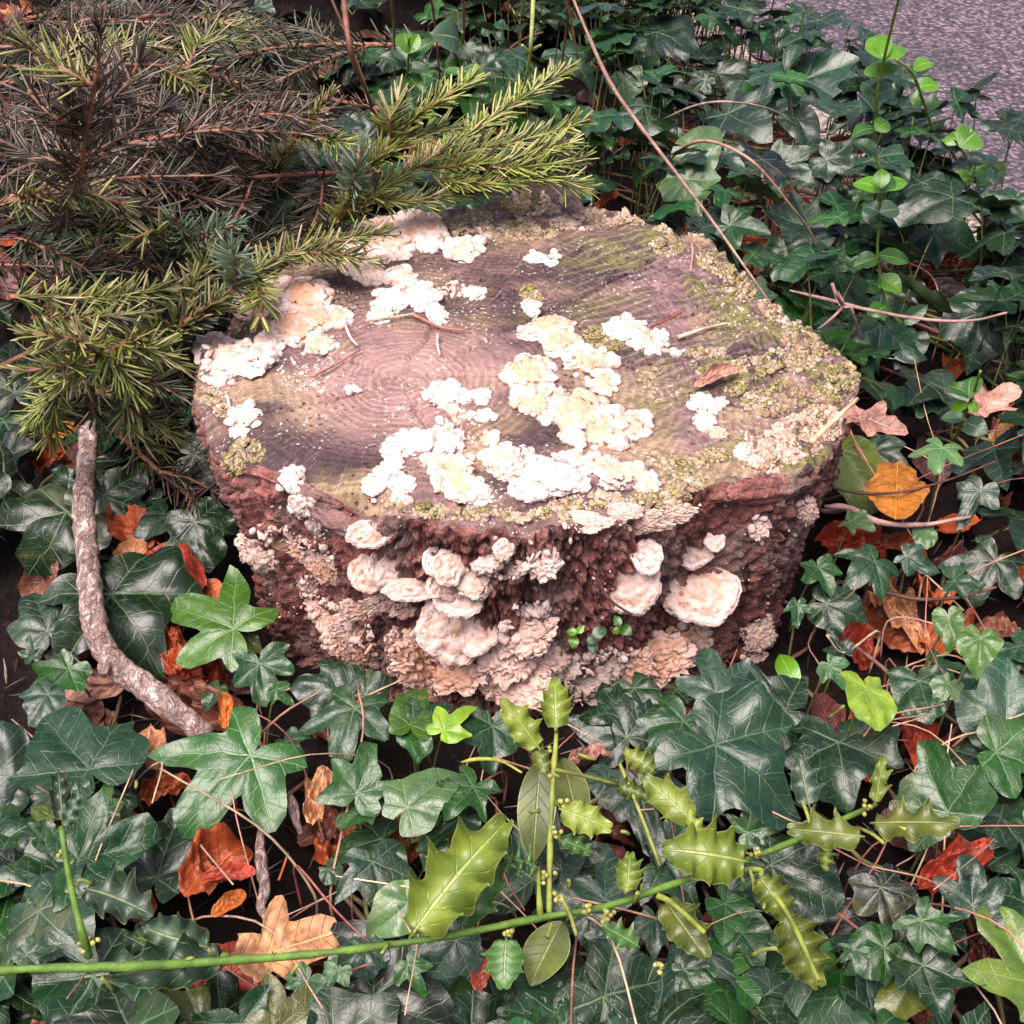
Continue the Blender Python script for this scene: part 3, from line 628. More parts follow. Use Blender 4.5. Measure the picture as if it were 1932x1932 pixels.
for i, (lb, el, n, r, old, alg) in enumerate([
    ('round green moss cushion beside the small spiky white fungus', [(1010,553,34,18)], 130, 4.5, 0, .95),
    ('brown-green moss tuft wedged between the largest crust and the arched fungus', [(1120,640,22,30),(1150,650,30,14)], 130, 4.5, 0, .9),
    ('tan and olive scab of moss on the raised back rim', [(930,425,90,28),(1010,385,70,24),(880,440,30,18),(1000,440,60,16)], 620, 4.6, .4, .6),
    ('mossy ribbon along the far rim towards the road', [(1160,410,80,14,6),(1270,430,70,14,10),(1100,420,70,18)], 380, 4.4, .45, .55),
    ('bright green moss knot with white grains on the far rim', [(1258,465,38,22)], 130, 4.6, .0, .95),
    ('dark lumpy moss on the rim facing the road', [(1400,540,50,30,35),(1470,590,50,26,30),(1350,500,40,20,20)], 420, 5.2, .3, .75),
    ('olive and ochre moss bank on the jutting corner of the stump', [(1540,650,75,34,15),(1580,710,46,36),(1490,680,60,26)], 620, 5.0, .3, .8),
    ('yellow moss streak behind the pale grass stalk', [(1540,745,55,18,8),(1490,730,40,14)], 240, 4.8, .05, .98),
    ('pale knobbly lichen slope beneath the pale grass stalk', [(1500,830,70,50,-25),(1440,860,50,40),(1550,800,50,40)], 640, 5.6, .7, .25),
    ('green moss pillow under the mauve leaf', [(1390,735,26,16),(1330,700,20,10)], 110, 5.0, 0, .95),
    ('olive moss lobes lying on the tan wood', [(1225,715,36,14,15),(1240,700,12,10)], 100, 5.2, 0, .95),
    ('mixed moss and pale crumbs along the front rim under the pink shelves', [(1130,945,110,16,-6),(1250,945,60,22,-5),(1290,915,60,16,-6),(1050,968,60,12)], 520, 4.6, .4, .6),
    ('yellow-green moss string along the rim below the pinkish heap', [(880,970,110,12),(960,975,60,10),(770,955,60,14,10)], 340, 4.8, .2, .75),
    ('yellow moss by the hollow at the bark rim', [(470,850,34,26,20),(440,870,26,30)], 260, 4.4, .1, .85),
    ('moss fleck on the dark wood near the jutting corner', [(1290,880,50,20),(1350,860,40,16),(1230,870,26,10)], 200, 5.0, .35, .75),
    ('mossy crumbs scattered over the dark wood between mauve leaf and corner', [(1450,760,60,30),(1420,690,60,20),(1330,665,50,12)], 260, 4.4, .35, .7),
    ('beaded moss on the rim beneath the big white fungus', [(400,745,34,22),(385,700,16,20),(425,775,26,14)], 170, 4.4, .3, .5)]):
    crust('moss_patch', lb, 'moss', el, int(n*5.2), r*.40, .2, old, alg, 'moss on the stump', .8, False, True)

bf = 'bracket_fungus'; BG = 'bracket fungi on the bark'
shelf(bf, 'large cream bracket fungus with rounded smooth face under the front rim', [(728,1066,54,38,.05,.25,.06,.45),(700,1075,44,40,.3,.8,0,.35)], BG)
shelf(bf, 'small shell-shaped fungus touching the large cream bracket', [(812,1058,24,30,.0,.1,0,.3),(838,1065,30,36,.2,.7,0,.3)], BG)
shelf(bf, 'dusky pink bracket fungus tucked right beneath the rim moss', [(690,1002,44,28,.2,.75,.05,.4)], BG)
shelf(bf, 'wide flat tan bracket fungus, the biggest disc on the bark', [(1325,1108,80,60,.35,.5,.0,.45)], BG)
shelf(bf, 'cupped cream fungus shell sitting on the biggest bracket', [(1312,1035,38,30,.0,.15,.03,.4),(1345,1015,20,22,.0,.2,0,.3)], BG)
shelf(bf, 'crumpled pinkish bracket fungus beside the biggest bracket', [(1200,1092,54,62,.1,.55,.0,.25),(1228,1045,30,34,.0,.3,0,.3),(1165,1112,34,40,.2,.85,0,.25)], BG)
shelf(bf, 'heavy pink fungus lump in the middle of the bark', [(855,1172,76,72,.2,.55,0,.18),(862,1128,50,38,.1,.45,0,.35),(895,1195,48,46,.2,.7,0,.2)], BG)
shelf(bf, 'pale bridge of fungus below the large cream bracket', [(770,1110,52,22,.15,.55,0,.4),(830,1105,40,26,.2,.6,0,.4)], BG)
fungus(bf, 'orange-tan crusty fungus near the foot of the stump', 'fungus', [(805,1250,56,48,15),(855,1268,48,36),(770,1215,34,32)], 1.0, .24, 0, BG, 1.4, .25, .7)
fungus(bf, 'flaky tan fungus fragment above the spotted green ivy leaf', 'fungus', [(815,1308,42,14,10)], .7, .8, 0, BG, 1, .25, .7)
fungus(bf, 'whitish branching fungus crust in the middle of the bark', 'fungus', [(895,1095,32,34),(925,1062,28,18,-20),(965,1075,34,16,-10),(950,1040,18,20)], .15, .12, .18, BG, 1.3, .25, .8)
fungus(bf, 'small round fungus knob beside the whitish branching crust', 'fungus', [(1026,1062,27,28)], .2, .25, .02, BG, 1.2, .3, .8)
fungus(bf, 'tall column of pinkish fungus lumps down to the stump foot', 'fungus', [(990,1190,52,42,-20),(960,1235,50,44),(1012,1250,50,42),(985,1295,54,36),(940,1280,32,36)], .25, .6, 0, BG, 1.2, .25, .75)
fungus(bf, 'pair of little white knobs topping the pink lump column', 'fungus', [(985,1148,16,14),(1020,1148,16,13)], .0, .1, 0, BG)
fungus(bf, 'honeycombed pale green-white fungus behind the holly tip', 'fungus', [(1110,1275,58,40),(1125,1318,44,30),(1150,1245,26,22),(1065,1265,30,20)], .0, .1, .32, BG, 1.8, .22, .6)
fungus(bf, 'orange-tan fungus crust between pale honeycombed fungus and ivy', 'fungus', [(1230,1245,66,42,-10),(1285,1212,48,38),(1190,1255,38,34)], 1.0, .24, 0, BG, 1.5, .22, .65)
fungus(bf, 'crumbly chain of tan fungus under the cream bracket', 'fungus', [(680,1150,42,20,-8),(735,1135,40,18,-10),(760,1150,22,16)], .35, .6, .02, BG, 1.4, .25, .75)
fungus(bf, 'ragged tan fungus strip slanting down the bark', 'fungus', [(625,1165,28,38,-35),(650,1205,34,34,-30),(682,1228,32,36,15),(670,1190,40,22)], .6, .45, 0, BG, 1.4, .22, .75)
fungus(bf, 'lone pale fungus knob on the bare bark below the slope', 'fungus', [(1433,992,18,24)], .1, .3, .06, BG, 1, .3)
fungus(bf, 'grey-pink fungus knob on the bark facing the orange dead leaf', 'fungus', [(1520,962,18,22)], .1, .6, 0, BG, 1, .35)
fungus(bf, 'grainy pale crust near the stump foot by the yellow-green ivy', 'fungus', [(1432,1195,26,30),(1420,1235,22,24)], .1, .5, .03, BG, 1.6, .2, .6)
fungus(bf, 'pale tan patch under the split bark slab', 'fungus', [(486,1030,30,36,-25),(505,1060,20,16)], .2, .5, 0, BG, 1.4, .2, .7)
fungus(bf, 'rust-orange fungus lining under the split bark slab', 'fungus', [(545,1020,54,20,25),(590,1042,48,22,28),(610,1072,34,20,40)], 1.0, .22, 0, BG, 1.6, .2, .6)
fungus(bf, 'upright tan fungus flakes on the bark beside the cream bracket', 'fungus', [(585,1105,18,24),(600,1140,20,18)], .4, .6, 0, BG, 1.4, .2, .65)
fungus(bf, 'band of pale crust below the front rim moss', 'fungus', [(1100,985,44,18),(1215,985,50,18,-8),(1265,968,40,16,-5),(1180,965,30,14)], .1, .45, .1, BG, 1.4, .22, .65)
crust('fungus_crumbs', 'pale crumbs strewn over the reddish bark', 'fungus', [(900,1000,420,30),(1450,1050,60,140),(560,1130,60,70),(1100,1120,120,80),(950,960,500,30)], 300, 2.2, .1, .55, .04, None, .6, True)

# ------------------------------------------------------------------ leaf shapes
def leaf_outline(ctrl, n=56, jit=.05, rg=RNG):
    """polar outline r(angle from the tip axis); both halves of the leaf differ a little"""
    a = np.linspace(-math.pi, math.pi, n, endpoint=False); out = np.zeros(n)
    for sgn in (-1, 1):
        c = np.array(ctrl, float); c[1:-1, 1] *= 1+rg.normal(0, jit, len(c)-2); c[1:-1, 0] += rg.normal(0, 3, len(c)-2)
        m = (a >= 0) if sgn > 0 else (a < 0)
        # cosine interpolation keeps tips and bays rounded
        x = np.degrees(np.abs(a[m])); i = np.clip(np.searchsorted(c[:, 0], x)-1, 0, len(c)-2)
        u = (x-c[i, 0])/(c[i+1, 0]-c[i, 0]); lobe = c[i, 1] > c[i+1, 1]
        w_ = np.where(lobe, u**.72, 1-(1-u)**.72); w_ = w_*.65+.35*(.5-.5*np.cos(np.pi*np.clip(u, 0, 1)))
        out[m] = c[i, 1]+(c[i+1, 1]-c[i, 1])*w_
    return a, out
def ivy_mesh(ctrl, seed):
    rg = np.random.default_rng(seed); n = 60; a, r = leaf_outline(ctrl, n, .13, rg); rings = [0, .12, .3, .5, .7, .86, 1.0]
    v, uv = [], []
    bend = rg.uniform(-.05, .45); fold = rg.uniform(-.1, .32); wav = rg.uniform(.05, .16); tw = rg.uniform(-.22, .22)
    for t in rings:
        for k in range(n):
            x, y = r[k]*t*math.sin(a[k]), r[k]*t*math.cos(a[k]); v.append((x, y, 0)); uv.append((x*.4+.5, y*.4+.5))
    v = np.array(v); q = np.hypot(v[:, 0], v[:, 1]); aa = np.abs(np.arctan2(v[:, 0], v[:, 1]))
    dv = np.minimum(np.minimum(aa, np.abs(aa-R(58))), np.abs(aa-R(118)))
    v[:, 2] = -bend*q*q*.75+fold*np.abs(v[:, 0])*.5+.10*q*np.sin(np.clip(dv, 0, .5)*3.0)+tw*v[:, 0]*v[:, 1]+wav*fbm(v*2.4+seed*3.1, 2)*q*1.6
    f = grid_faces(len(rings), n)
    return mesh('ivy_leaf', v, np.vstack([f[:, ::-1][:, [0, 1, 2]], f[:, ::-1][:, [0, 2, 3]]])[:, ::-1], M_IVY, uv=uv)
CT = {'star': [(0, 1.0), (14, .78), (31, .50), (40, .53), (57, .86), (70, .66), (90, .46), (100, .47), (120, .62), (142, .44), (165, .27), (180, .06)],
      'broad': [(0, 1.0), (16, .83), (36, .66), (46, .67), (60, .80), (75, .68), (95, .58), (118, .62), (142, .50), (166, .32), (180, .07)],
      'tri': [(0, 1.08), (12, .80), (30, .46), (42, .46), (60, .70), (74, .55), (95, .40), (120, .42), (150, .34), (180, .07)],
      'heart': [(0, 1.0), (14, .86), (35, .68), (60, .58), (90, .52), (120, .52), (150, .42), (170, .25), (180, .08)]}
IVY = {k: [ivy_mesh(c, 11*i+sum(map(ord, k))) for i in range(9)] for k, c in CT.items()}
def blade_mesh(name, mat, wfun, spines=0, seed=0, wave=.0, fold=.18, bend=.2, nr=45, nc=9):
    rg = np.random.default_rng(seed); v, uv = [], []
    for i in range(nr):
        y = i/(nr-1); w_ = wfun(y)
        for j in range(nc):
            u = -1+2*j/(nc-1); x = u*w_; ph = 0
            if spines: ph = math.cos(math.pi*2*(y*spines-.12+(.5 if u < 0 else 0)*.15))
            z = fold*abs(x)-bend*(y-.35)**2+wave*ph*abs(u)**2.2*w_*1.6+.02*math.sin(y*9+seed)*abs(u)
            yy = y+(.05*abs(u)**4*max(0, ph) if spines else 0)
            v.append((x, yy, z)); uv.append((u*.5+.5, y))
    f = grid_faces(nr, nc, False)
    return mesh(name, np.array(v), f, mat, uv=uv)
def holly_w(n=4.0, top=.30, dent=.17):
    def f(y):
        env = math.sin(math.pi*min(1, max(0, y))**.85)**.6
        s = (y*n-.12) % 1.0; s = abs(s-.0) if s < .5 else 1-s       # 0 on a spine
        sp = max(0, 1-s/.30)**2.2
        return max(.018, env*(dent+(top-dent)*sp)) if .06 < y < .985 else .018
    return f
HOLLY = [blade_mesh('holly_leaf', M_HOLLY, holly_w(3.2+.5*(i % 3), .34+.01*i, .245+.012*(i % 3)), 3.2+.5*(i % 3), i, .30+.12*(i % 3), .12-.2*(i % 2), .1+.2*(i % 3), 100, 13) for i in range(6)]
def oval_w(w_=.34, p=.8): return lambda y: max(.012, w_*math.sin(math.pi*y**p)**.75)
OVAL = [blade_mesh('oval_leaf', M_OVAL, oval_w(.27+.03*i, .8+.05*i), 0, i, 0, .35-.1*i, .35+.12*i, 22, 9) for i in range(4)]
SMOOTHHOLLY = [blade_mesh('smooth_leaf', M_HOLLY, oval_w(.2+.02*i, .9), 0, 20+i, 0, .12, .12, 22, 9) for i in range(2)]
def dead_mesh(seed, curl, crump, lob):
    rg = np.random.default_rng(seed+500); n, m = 44, 13; a = np.linspace(-math.pi, math.pi, n, endpoint=False)
    r = .55+.35*np.cos(a)**2*(.6+.4*np.cos(a))+lob*.22*np.cos(a*5)*(np.abs(a) < 2.4)+.05*fbm(np.stack([np.cos(a)*3+seed, np.sin(a)*3, 0*a], 1), 3)
    v, uv = [], []
    for t in np.linspace(0.02, 1, m):
        for k in range(n):
            x, y = r[k]*t*math.sin(a[k]), r[k]*t*math.cos(a[k]); v.append((x, y, 0)); uv.append((x*.4+.5, y*.4+.5))
    v = np.array(v); s = seed*2.7
    z = crump*(.34*fbm(v*2.3+s, 3)+.12*np.abs(fbm(v*5+s, 2)))+.05*np.abs(v[:, 0])
    # ribs: pleats that run out from the midrib
    z += .035*np.sin((v[:, 1]-.7*np.abs(v[:, 0]))*26)*crump
    x = v[:, 0]; c = curl*1.9
    if c > .05:
        rad = 1/c; th_ = x*c*(1+.4*v[:, 1]); x2 = np.sin(th_)*(rad); z = z+(1-np.cos(th_))*rad
    else: x2 = x
    z = z+.25*curl*v[:, 1]**2*rg.choice([-1, 1])
    v = np.stack([x2, v[:, 1]+.0*z, z], 1)
    return mesh('dead_leaf', v, grid_faces(m, n), M_DEAD, uv=uv)
DEAD = {'flat': [dead_mesh(i, .12, .25, .3) for i in range(3)], 'curl': [dead_mesh(10+i, .75, .5, .2) for i in range(4)],
        'crumple': [dead_mesh(20+i, .9, 1.35, .5) for i in range(4)], 'maple': [dead_mesh(30+i, .2, .4, 1.0) for i in range(2)]}

# ------------------------------------------------------------------ placing a leaf by its foot and tip
def leaf_matrix(bx, by, tx, ty, base, up=.75, tocam=.5, rnd=.18, roll=0.0, wid=1.0, maxs=1.7, seed=None):
    rg = RNG if seed is None else np.random.default_rng(seed)
    d = nrm(ray(bx, by)); n = nrm(np.array([0, 0, up])-d*tocam+rg.normal(0, rnd, 3))
    v = RGT*(tx-bx)-UPV*(ty-by); dp = depth(base)/F
    q = v-d*(np.dot(v, n)/np.dot(d, n)); L0 = np.linalg.norm(v); q = q*min(1.0, maxs*L0/np.linalg.norm(q))
    L = np.linalg.norm(q)*dp; t = nrm(q); s = np.cross(t, n)
    M = Matrix(((s[0]*L*wid, t[0]*L, n[0]*L, base[0]), (s[1]*L*wid, t[1]*L, n[1]*L, base[1]), (s[2]*L*wid, t[2]*L, n[2]*L, base[2]), (0, 0, 0, 1)))
    return M, t, n, L
def stalk(leaf, M, p0, p1, r0, col):
    """leaf stalk from p1 (stem) to p0 (leaf foot) as a sub-part of the leaf"""
    p0, p1 = np.asarray(p0, float), np.asarray(p1, float); mid = (p0+p1)/2+np.array([0, 0, .25*np.linalg.norm(p0-p1)*.4])
    v, f = tube_arrays(spline([p1, mid, p0], 7), np.linspace(r0*1.2, r0*.8, 7), 6)
    obj('stalk', mesh('stalk', v, tri_quads(f), M_STEM), leaf, None, col)
PXEX = []
EXCL = []      # (x, y, r) spots on the ground already covered by a placed leaf
GREENS = {'dk': (.0032, .015, .0055), 'md': (.0056, .030, .008), 'gr': (.0095, .048, .007), 'br': (.028, .082, .007), 'bl': (.0072, .024, .0145), 'lm': (.11, .21, .015), 'ol': (.04, .062, .009), 'pl': (.04, .09, .034)}
STEMC = [(.10, .075, .035), (.14, .16, .05), (.16, .08, .06)]
def jitcol(c, s=.12):
    k = 1+RNG.normal(0, s); return tuple(float(max(.004, q*k*(1+RNG.normal(0, s*.4)))) for q in c)
def ivy(label, leaves, group=None, h=.055, name='ivy_vine'):
    pts = []; B = []; kept = []
    for L in leaves:
        if any(k[4] in ('star', 'broad') and math.hypot(k[0]-L[0], k[1]-L[1]) < 14 for k in kept): continue
        kept.append(L)
    leaves = kept
    for i, L in enumerate(leaves):
        bx, by, tx, ty, kind, col = L[:6]; hh = L[6] if len(L) > 6 else h+RNG.uniform(-.012, .018)
        b = on_ground(bx, by, hh); B.append((b, L)); pts.append((b[0], b[1]))
    order = [0]; left = list(range(1, len(pts)))
    while left:
        j = min(left, key=lambda k: (pts[k][0]-pts[order[-1]][0])**2+(pts[k][1]-pts[order[-1]][1])**2); left.remove(j); order.append(j)
    feet = []
    for k in order:
        x, y = pts[k]; x += RNG.uniform(-.015, .015); y += RNG.uniform(.0, .03); feet.append(np.array([x, y, g1(x, y)+.008]))
    t = thing(name, label, 'ivy', feet[0]-np.array([0, 0, .008]), group)
    P = feet if len(feet) > 1 else [feet[0], feet[0]+np.array([.03, .04, 0])]
    tube('stem', spline(P, max(6, 5*len(P))), .0018, M_STEM, t, 6, .2, 80, jitcol(STEMC[RNG.integers(0, 3)]))
    for k, ft in zip(order, feet):
        b, L = B[k]; bx, by, tx, ty, kind, col = L[:6]
        M, tt, n, ln = leaf_matrix(bx, by, tx, ty, b, maxs=1.22)
        me = IVY[kind][RNG.integers(0, 9)]
        o = obj('leaf', me, t, M, jitcol(GREENS[col])); stalk(o, M, b, ft, .0009, jitcol((.13, .15, .05)))
        c = b+tt*ln*.35; EXCL.append((c[0], c[1], ln*.55, b[2])); PXEX.append(((bx*.6+tx*.4), (by*.6+ty*.4), .62*math.hypot(tx-bx, ty-by)))
    return t

# ------------------------------------------------------------------ ivy leaves that can be told apart
ivy('dark glossy ivy with one big leaf beside the upper curved stick', [(125,967,58,1089,'broad','dk'),(195,935,208,1054,'broad','dk'),(130,905,75,930,'tri','dk')])
ivy('ivy with pale-veined leaf pointing at the split bark slab', [(368,985,395,1078,'broad','dk'),(310,970,266,1008,'heart','bl'),(300,940,255,950,'tri','dk')])
ivy('very dark ivy leaf with sharp tip lying against the curved stick', [(211,1123,306,1254,'broad','dk',.06),(90,1190,60,1105,'broad','dk'),(110,1215,150,1260,'tri','dk')])
ivy('lime-flushed ivy with a hole in its leaf beside the stump bark', [(440,1187,312,1129,'star','br',.075),(455,1195,490,1225,'heart','ol',.06)])
ivy('ivy sprawling from the leaf litter onto the stump foot', [(490,1252,503,1336,'star','md'),(410,1300,384,1335,'heart','md'),(520,1300,555,1330,'tri','gr')])
ivy('ivy edging the litter below the purple crumpled leaf', [(130,1262,55,1335,'tri','gr'),(90,1310,50,1360,'broad','bl'),(60,1240,52,1200,'tri','md')])
ivy('blue-green ivy with a pointed leaf folded like a wing', [(166,1452,74,1334,'broad','bl',.08),(100,1450,60,1490,'heart','md'),(120,1465,58,1455,'tri','md')])
ivy('fresh green five-pointed ivy leaf spread beneath the curved stick', [(472,1427,345,1562,'star','gr',.085),(540,1400,575,1440,'tri','md',.05)])
ivy('broad veined ivy leaf overlapping the stump foot', [(669,1337,640,1428,'star','md',.085),(640,1310,545,1296,'broad','dk',.075),(690,1310,752,1282,'broad','dk',.075)])
ivy('bright green ivy with torn leaf beside the peach curled leaf', [(673,1496,712,1400,'star','gr',.085),(690,1520,640,1560,'broad','gr',.075),(700,1510,752,1490,'tri','gr',.07)])
ivy('long-lobed ivy leaf behind the dry holly shoot', [(149,1623,311,1578,'star','md',.085),(140,1600,185,1550,'tri','md'),(160,1640,210,1665,'tri','gr')])
ivy('large greyed ivy leaf under the dry holly shoot', [(76,1719,160,1815,'broad','bl',.075),(50,1801,114,1780,'tri','md',.08),(70,1690,60,1650,'heart','md')])
ivy('shadowed slender ivy beside the red crumpled leaf', [(295,1655,345,1497,'tri','dk',.05),(330,1590,395,1540,'broad','dk',.045),(300,1600,250,1640,'broad','dk',.045)])
ivy('cluster of small fresh ivy leaves around the dry holly shoot', [(195,1530,200,1464,'tri','gr',.08),(150,1500,160,1462,'heart','md',.08),(185,1545,196,1600,'tri','gr',.08),(95,1540,60,1520,'heart','ol',.06),(75,1580,130,1570,'broad','md',.07),(230,1500,245,1540,'heart','md',.06)])
ivy('pale blue-green ivy with clean five-pointed leaf beside the big holly leaf', [(704,1627,728,1740,'star','bl',.09),(700,1622,755,1556,'tri','bl',.087),(770,1705,694,1770,'heart','pl',.085),(620,1640,650,1670,'heart','md',.06)])
ivy('white-spotted green ivy leaf hanging on the stump foot', [(776,1370,802,1426,'heart','gr',.09),(774,1368,772,1294,'heart','br',.092),(780,1366,852,1322,'tri','md',.09)])
ivy('small lime lobed ivy leaf beside the white-spotted one', [(838,1378,895,1322,'tri','lm',.09),(930,1370,933,1462,'broad','md',.08)])
ivy('bright ivy with heart base between torn ivy and holly shoot', [(892,1485,838,1544,'star','gr',.085),(890,1483,950,1452,'heart','gr',.08),(870,1543,790,1595,'tri','md',.06),(820,1590,800,1640,'heart','gr',.05)])
ivy('folded ivy leaf with dusty grey blotch', [(769,1524,852,1442,'heart','pl',.085),(800,1545,780,1490,'heart','ol',.07)])
ivy('dusky ivy in the shade behind the holly shoot', [(1144,1470,1082,1476,'heart','bl',.06),(1140,1697,1144,1592,'tri','bl',.08),(1205,1482,1236,1618,'tri','dk',.07),(1060,1640,1090,1560,'broad','dk',.06),(1100,1600,1070,1660,'broad','dk',.055)])
ivy('ivy resting on the stump foot beside the orange-tan fungus', [(1290,1362,1252,1447,'broad','md',.085),(1300,1365,1346,1424,'heart','md',.083),(1292,1355,1266,1306,'heart','bl',.085),(1350,1305,1326,1214,'star','bl',.10)])
ivy('largest smooth grey-green ivy leaf in front of the stump', [(1352,1406,1516,1526,'broad','bl',.10),(1350,1400,1395,1324,'heart','bl',.098),(1350,1410,1290,1455,'heart','bl',.098)])
ivy('deep green ivy behind the largest grey leaf', [(1481,1341,1330,1338,'broad','dk',.075),(1485,1336,1440,1262,'tri','dk',.075),(1490,1345,1490,1405,'heart','dk',.07)])
ivy('dark ivy with crossed pale veins behind the shiny holly leaf', [(1582,1402,1600,1522,'broad','dk',.08),(1580,1395,1616,1310,'broad','dk',.078),(1590,1402,1660,1378,'heart','dk',.078)])
ivy('tall pointed ivy leaf rising beside the red twisted leaf', [(1787,1532,1728,1394,'broad','gr',.09),(1790,1530,1870,1545,'tri','bl',.085),(1800,1520,1860,1470,'tri','bl',.08)])
ivy('ivy with one pale lime oval leaf standing clear of the rest', [(1636,1300,1664,1374,'heart','lm',.14)])
ivy('small ivy leaves in the gap above the red twisted leaf', [(1735,1285,1757,1360,'heart','md',.09),(1838,1333,1842,1386,'star','md',.07),(1835,1330,1790,1325,'tri','md',.07)])
ivy('smooth oval ivy leaf with clear side veins under the holly stem', [(1456,1632,1592,1706,'heart','dk',.075),(1440,1650,1420,1690,'heart','bl',.06)])
ivy('little star-shaped ivy below the largest grey leaf', [(1409,1571,1480,1549,'star','gr',.075),(1405,1568,1360,1540,'tri','gr',.07),(1412,1575,1440,1612,'heart','gr',.07)])
ivy('neat four-pointed ivy leaf near the lowest holly leaf', [(1611,1791,1626,1840,'star','md',.09),(1608,1785,1670,1738,'tri','md',.088),(1605,1785,1585,1728,'heart','md',.088)])
ivy('big bottle-green ivy leaf by the dark red leaf', [(1740,1737,1808,1800,'star','gr',.08),(1735,1730,1632,1656,'broad','gr',.078),(1745,1730,1770,1660,'tri','gr',.075),(1735,1745,1700,1815,'heart','dk',.07)])
ivy('grey ivy next to the red twisted leaf', [(1834,1708,1834,1610,'star','bl',.075),(1830,1705,1766,1682,'tri','bl',.072),(1840,1720,1880,1760,'tri','bl',.07)])
ivy('narrow green ivy under the branching holly', [(1370,1705,1465,1786,'tri','gr',.07),(1400,1760,1440,1815,'broad','md',.065),(1300,1770,1270,1820,'heart','bl',.06)])
ivy('dull grey ivy along the bottom of the holly stem', [(1115,1725,1112,1792,'heart','bl',.08),(1237,1735,1240,1805,'heart','bl',.07),(1170,1775,1108,1858,'tri','bl',.07),(1290,1830,1330,1880,'broad','md',.06)])
ivy('wide grey ivy leaf below the holly stem beside the dark red leaf', [(860,1775,805,1860,'broad','bl',.075),(690,1790,690,1858,'broad','bl',.07),(640,1830,600,1880,'tri','gr',.065),(770,1820,800,1880,'tri','gr',.07),(580,1850,540,1900,'broad','gr',.06)])
# around the right of the stump
ivy('fresh green star ivy against the right foot of the stump', [(1544,1070,1572,1126,'star','gr',.09),(1540,1065,1506,1025,'tri','br',.09),(1548,1068,1606,1058,'tri','gr',.088),(1540,1072,1506,1100,'heart','gr',.088)])
ivy('slanting ivy pair beside the fresh green star ivy', [(1650,1060,1594,1106,'star','md',.09),(1652,1055,1685,1085,'tri','bl',.085)])
ivy('tiny pale ivy leaf above the rust-red litter', [(1605,985,1652,1000,'star','pl',.085),(1745,1000,1750,1035,'heart','pl',.07)])
ivy('silvery three-pointed ivy leaf above the orange dead leaf', [(1778,846,1760,896,'star','pl',.12),(1776,844,1720,842,'tri','pl',.118),(1782,844,1828,843,'heart','bl',.118)])
ivy('shining ivy leaves over the shaded litter', [(1711,1050,1770,1080,'tri','bl',.09),(1800,1095,1860,1105,'star','md',.08),(1795,1100,1755,1130,'tri','md',.078),(1850,925,1806,992,'tri','bl',.09)])
ivy('dark ivy screen at the stump foot near the yellow-green blade', [(1560,1140,1640,1165,'broad','dk',.07),(1505,1140,1506,1182,'tri','md',.075),(1565,1255,1604,1302,'tri','gr',.08),(1480,1290,1520,1330,'broad','dk',.06),(1590,1230,1560,1190,'tri','dk',.065)])
ivy('yellow-green ivy leaf with black nicks under the jutting corner', [(1590,850,1640,945,'heart','ol',.07),(1650,850,1700,890,'broad','dk',.06)])
ivy('pale soft ivy leaves standing high near the litter edge', [(1790,1165,1805,1220,'heart','br',.13),(1850,1205,1845,1270,'heart','br',.15),(1790,1290,1765,1330,'heart','pl',.1)])
# the ivy bank behind, towards the road
IB = 'ivy in the bank between stump and road'
ivy('ivy with upright pale green leaf beside the arching bramble stem', [(1312,295,1357,228,'heart','pl',.16),(1370,290,1410,330,'tri','bl',.15)])
ivy('two-lobed grey ivy leaf pierced by a round hole', [(1296,338,1325,409,'broad','pl',.15),(1300,336,1355,350,'heart','bl',.148)])
ivy('silver-sheened ivy leaves heaped below the road edge', [(1373,215,1458,264,'star','bl',.17),(1505,225,1537,282,'heart','bl',.17),(1520,150,1618,200,'broad','bl',.17),(1490,185,1545,190,'heart','bl',.165),(1400,175,1450,170,'heart','gr',.15),(1600,230,1560,250,'tri','dk',.15),(1560,300,1640,330,'tri','bl',.16)])
ivy('big grey ivy leaves at the top of the bank', [(1240,60,1327,102,'broad','bl',.16),(1440,72,1482,106,'broad','bl',.16),(1355,138,1432,146,'heart','dk',.14),(1380,80,1420,60,'tri','md',.14),(1330,150,1290,180,'tri','bl',.14)])
ivy('dark star ivy leaf with white tip in the middle of the bank', [(1467,310,1542,360,'star','md',.15),(1464,305,1500,270,'tri','dk',.148),(1560,320,1595,352,'heart','bl',.15)])
ivy('broad dark ivy leaf upright behind the arching bramble stem', [(1528,428,1490,348,'broad','dk',.13),(1500,410,1440,395,'tri','md',.12)])
ivy('grey-green ivy star where the long bramble stem meets the stump', [(1377,425,1454,437,'star','md',.15),(1374,422,1340,395,'tri','md',.15),(1420,480,1490,490,'tri','md',.13),(1480,470,1440,520,'tri','md',.12)])
ivy('great veined ivy leaf beside the leafy green shoot', [(1758,432,1858,472,'broad','bl',.13),(1755,425,1770,370,'broad','bl',.128),(1752,438,1700,440,'heart','bl',.128)])
ivy('rounded mauve-grey ivy leaf next to the leafy green shoot', [(1600,435,1620,482,'heart','bl',.13),(1640,530,1690,560,'heart','md',.1),(1700,530,1745,565,'heart','dk',.09)])
ivy('star ivy low behind the forked twig', [(1835,560,1875,600,'star','bl',.1),(1832,556,1795,540,'tri','bl',.1),(1660,615,1745,682,'broad','bl',.09),(1850,590,1832,692,'broad','bl',.1),(1720,640,1690,690,'heart','dk',.08)])
ivy('ivy draping the bank below the far bramble stems', [(1065,100,1122,152,'star','bl',.16),(1180,150,1196,204,'broad','pl',.16),(1170,148,1125,130,'heart','pl',.158),(1130,255,1160,290,'star','gr',.13),(1072,270,1120,290,'broad','pl',.12),(1230,230,1290,250,'tri','gr',.13)])
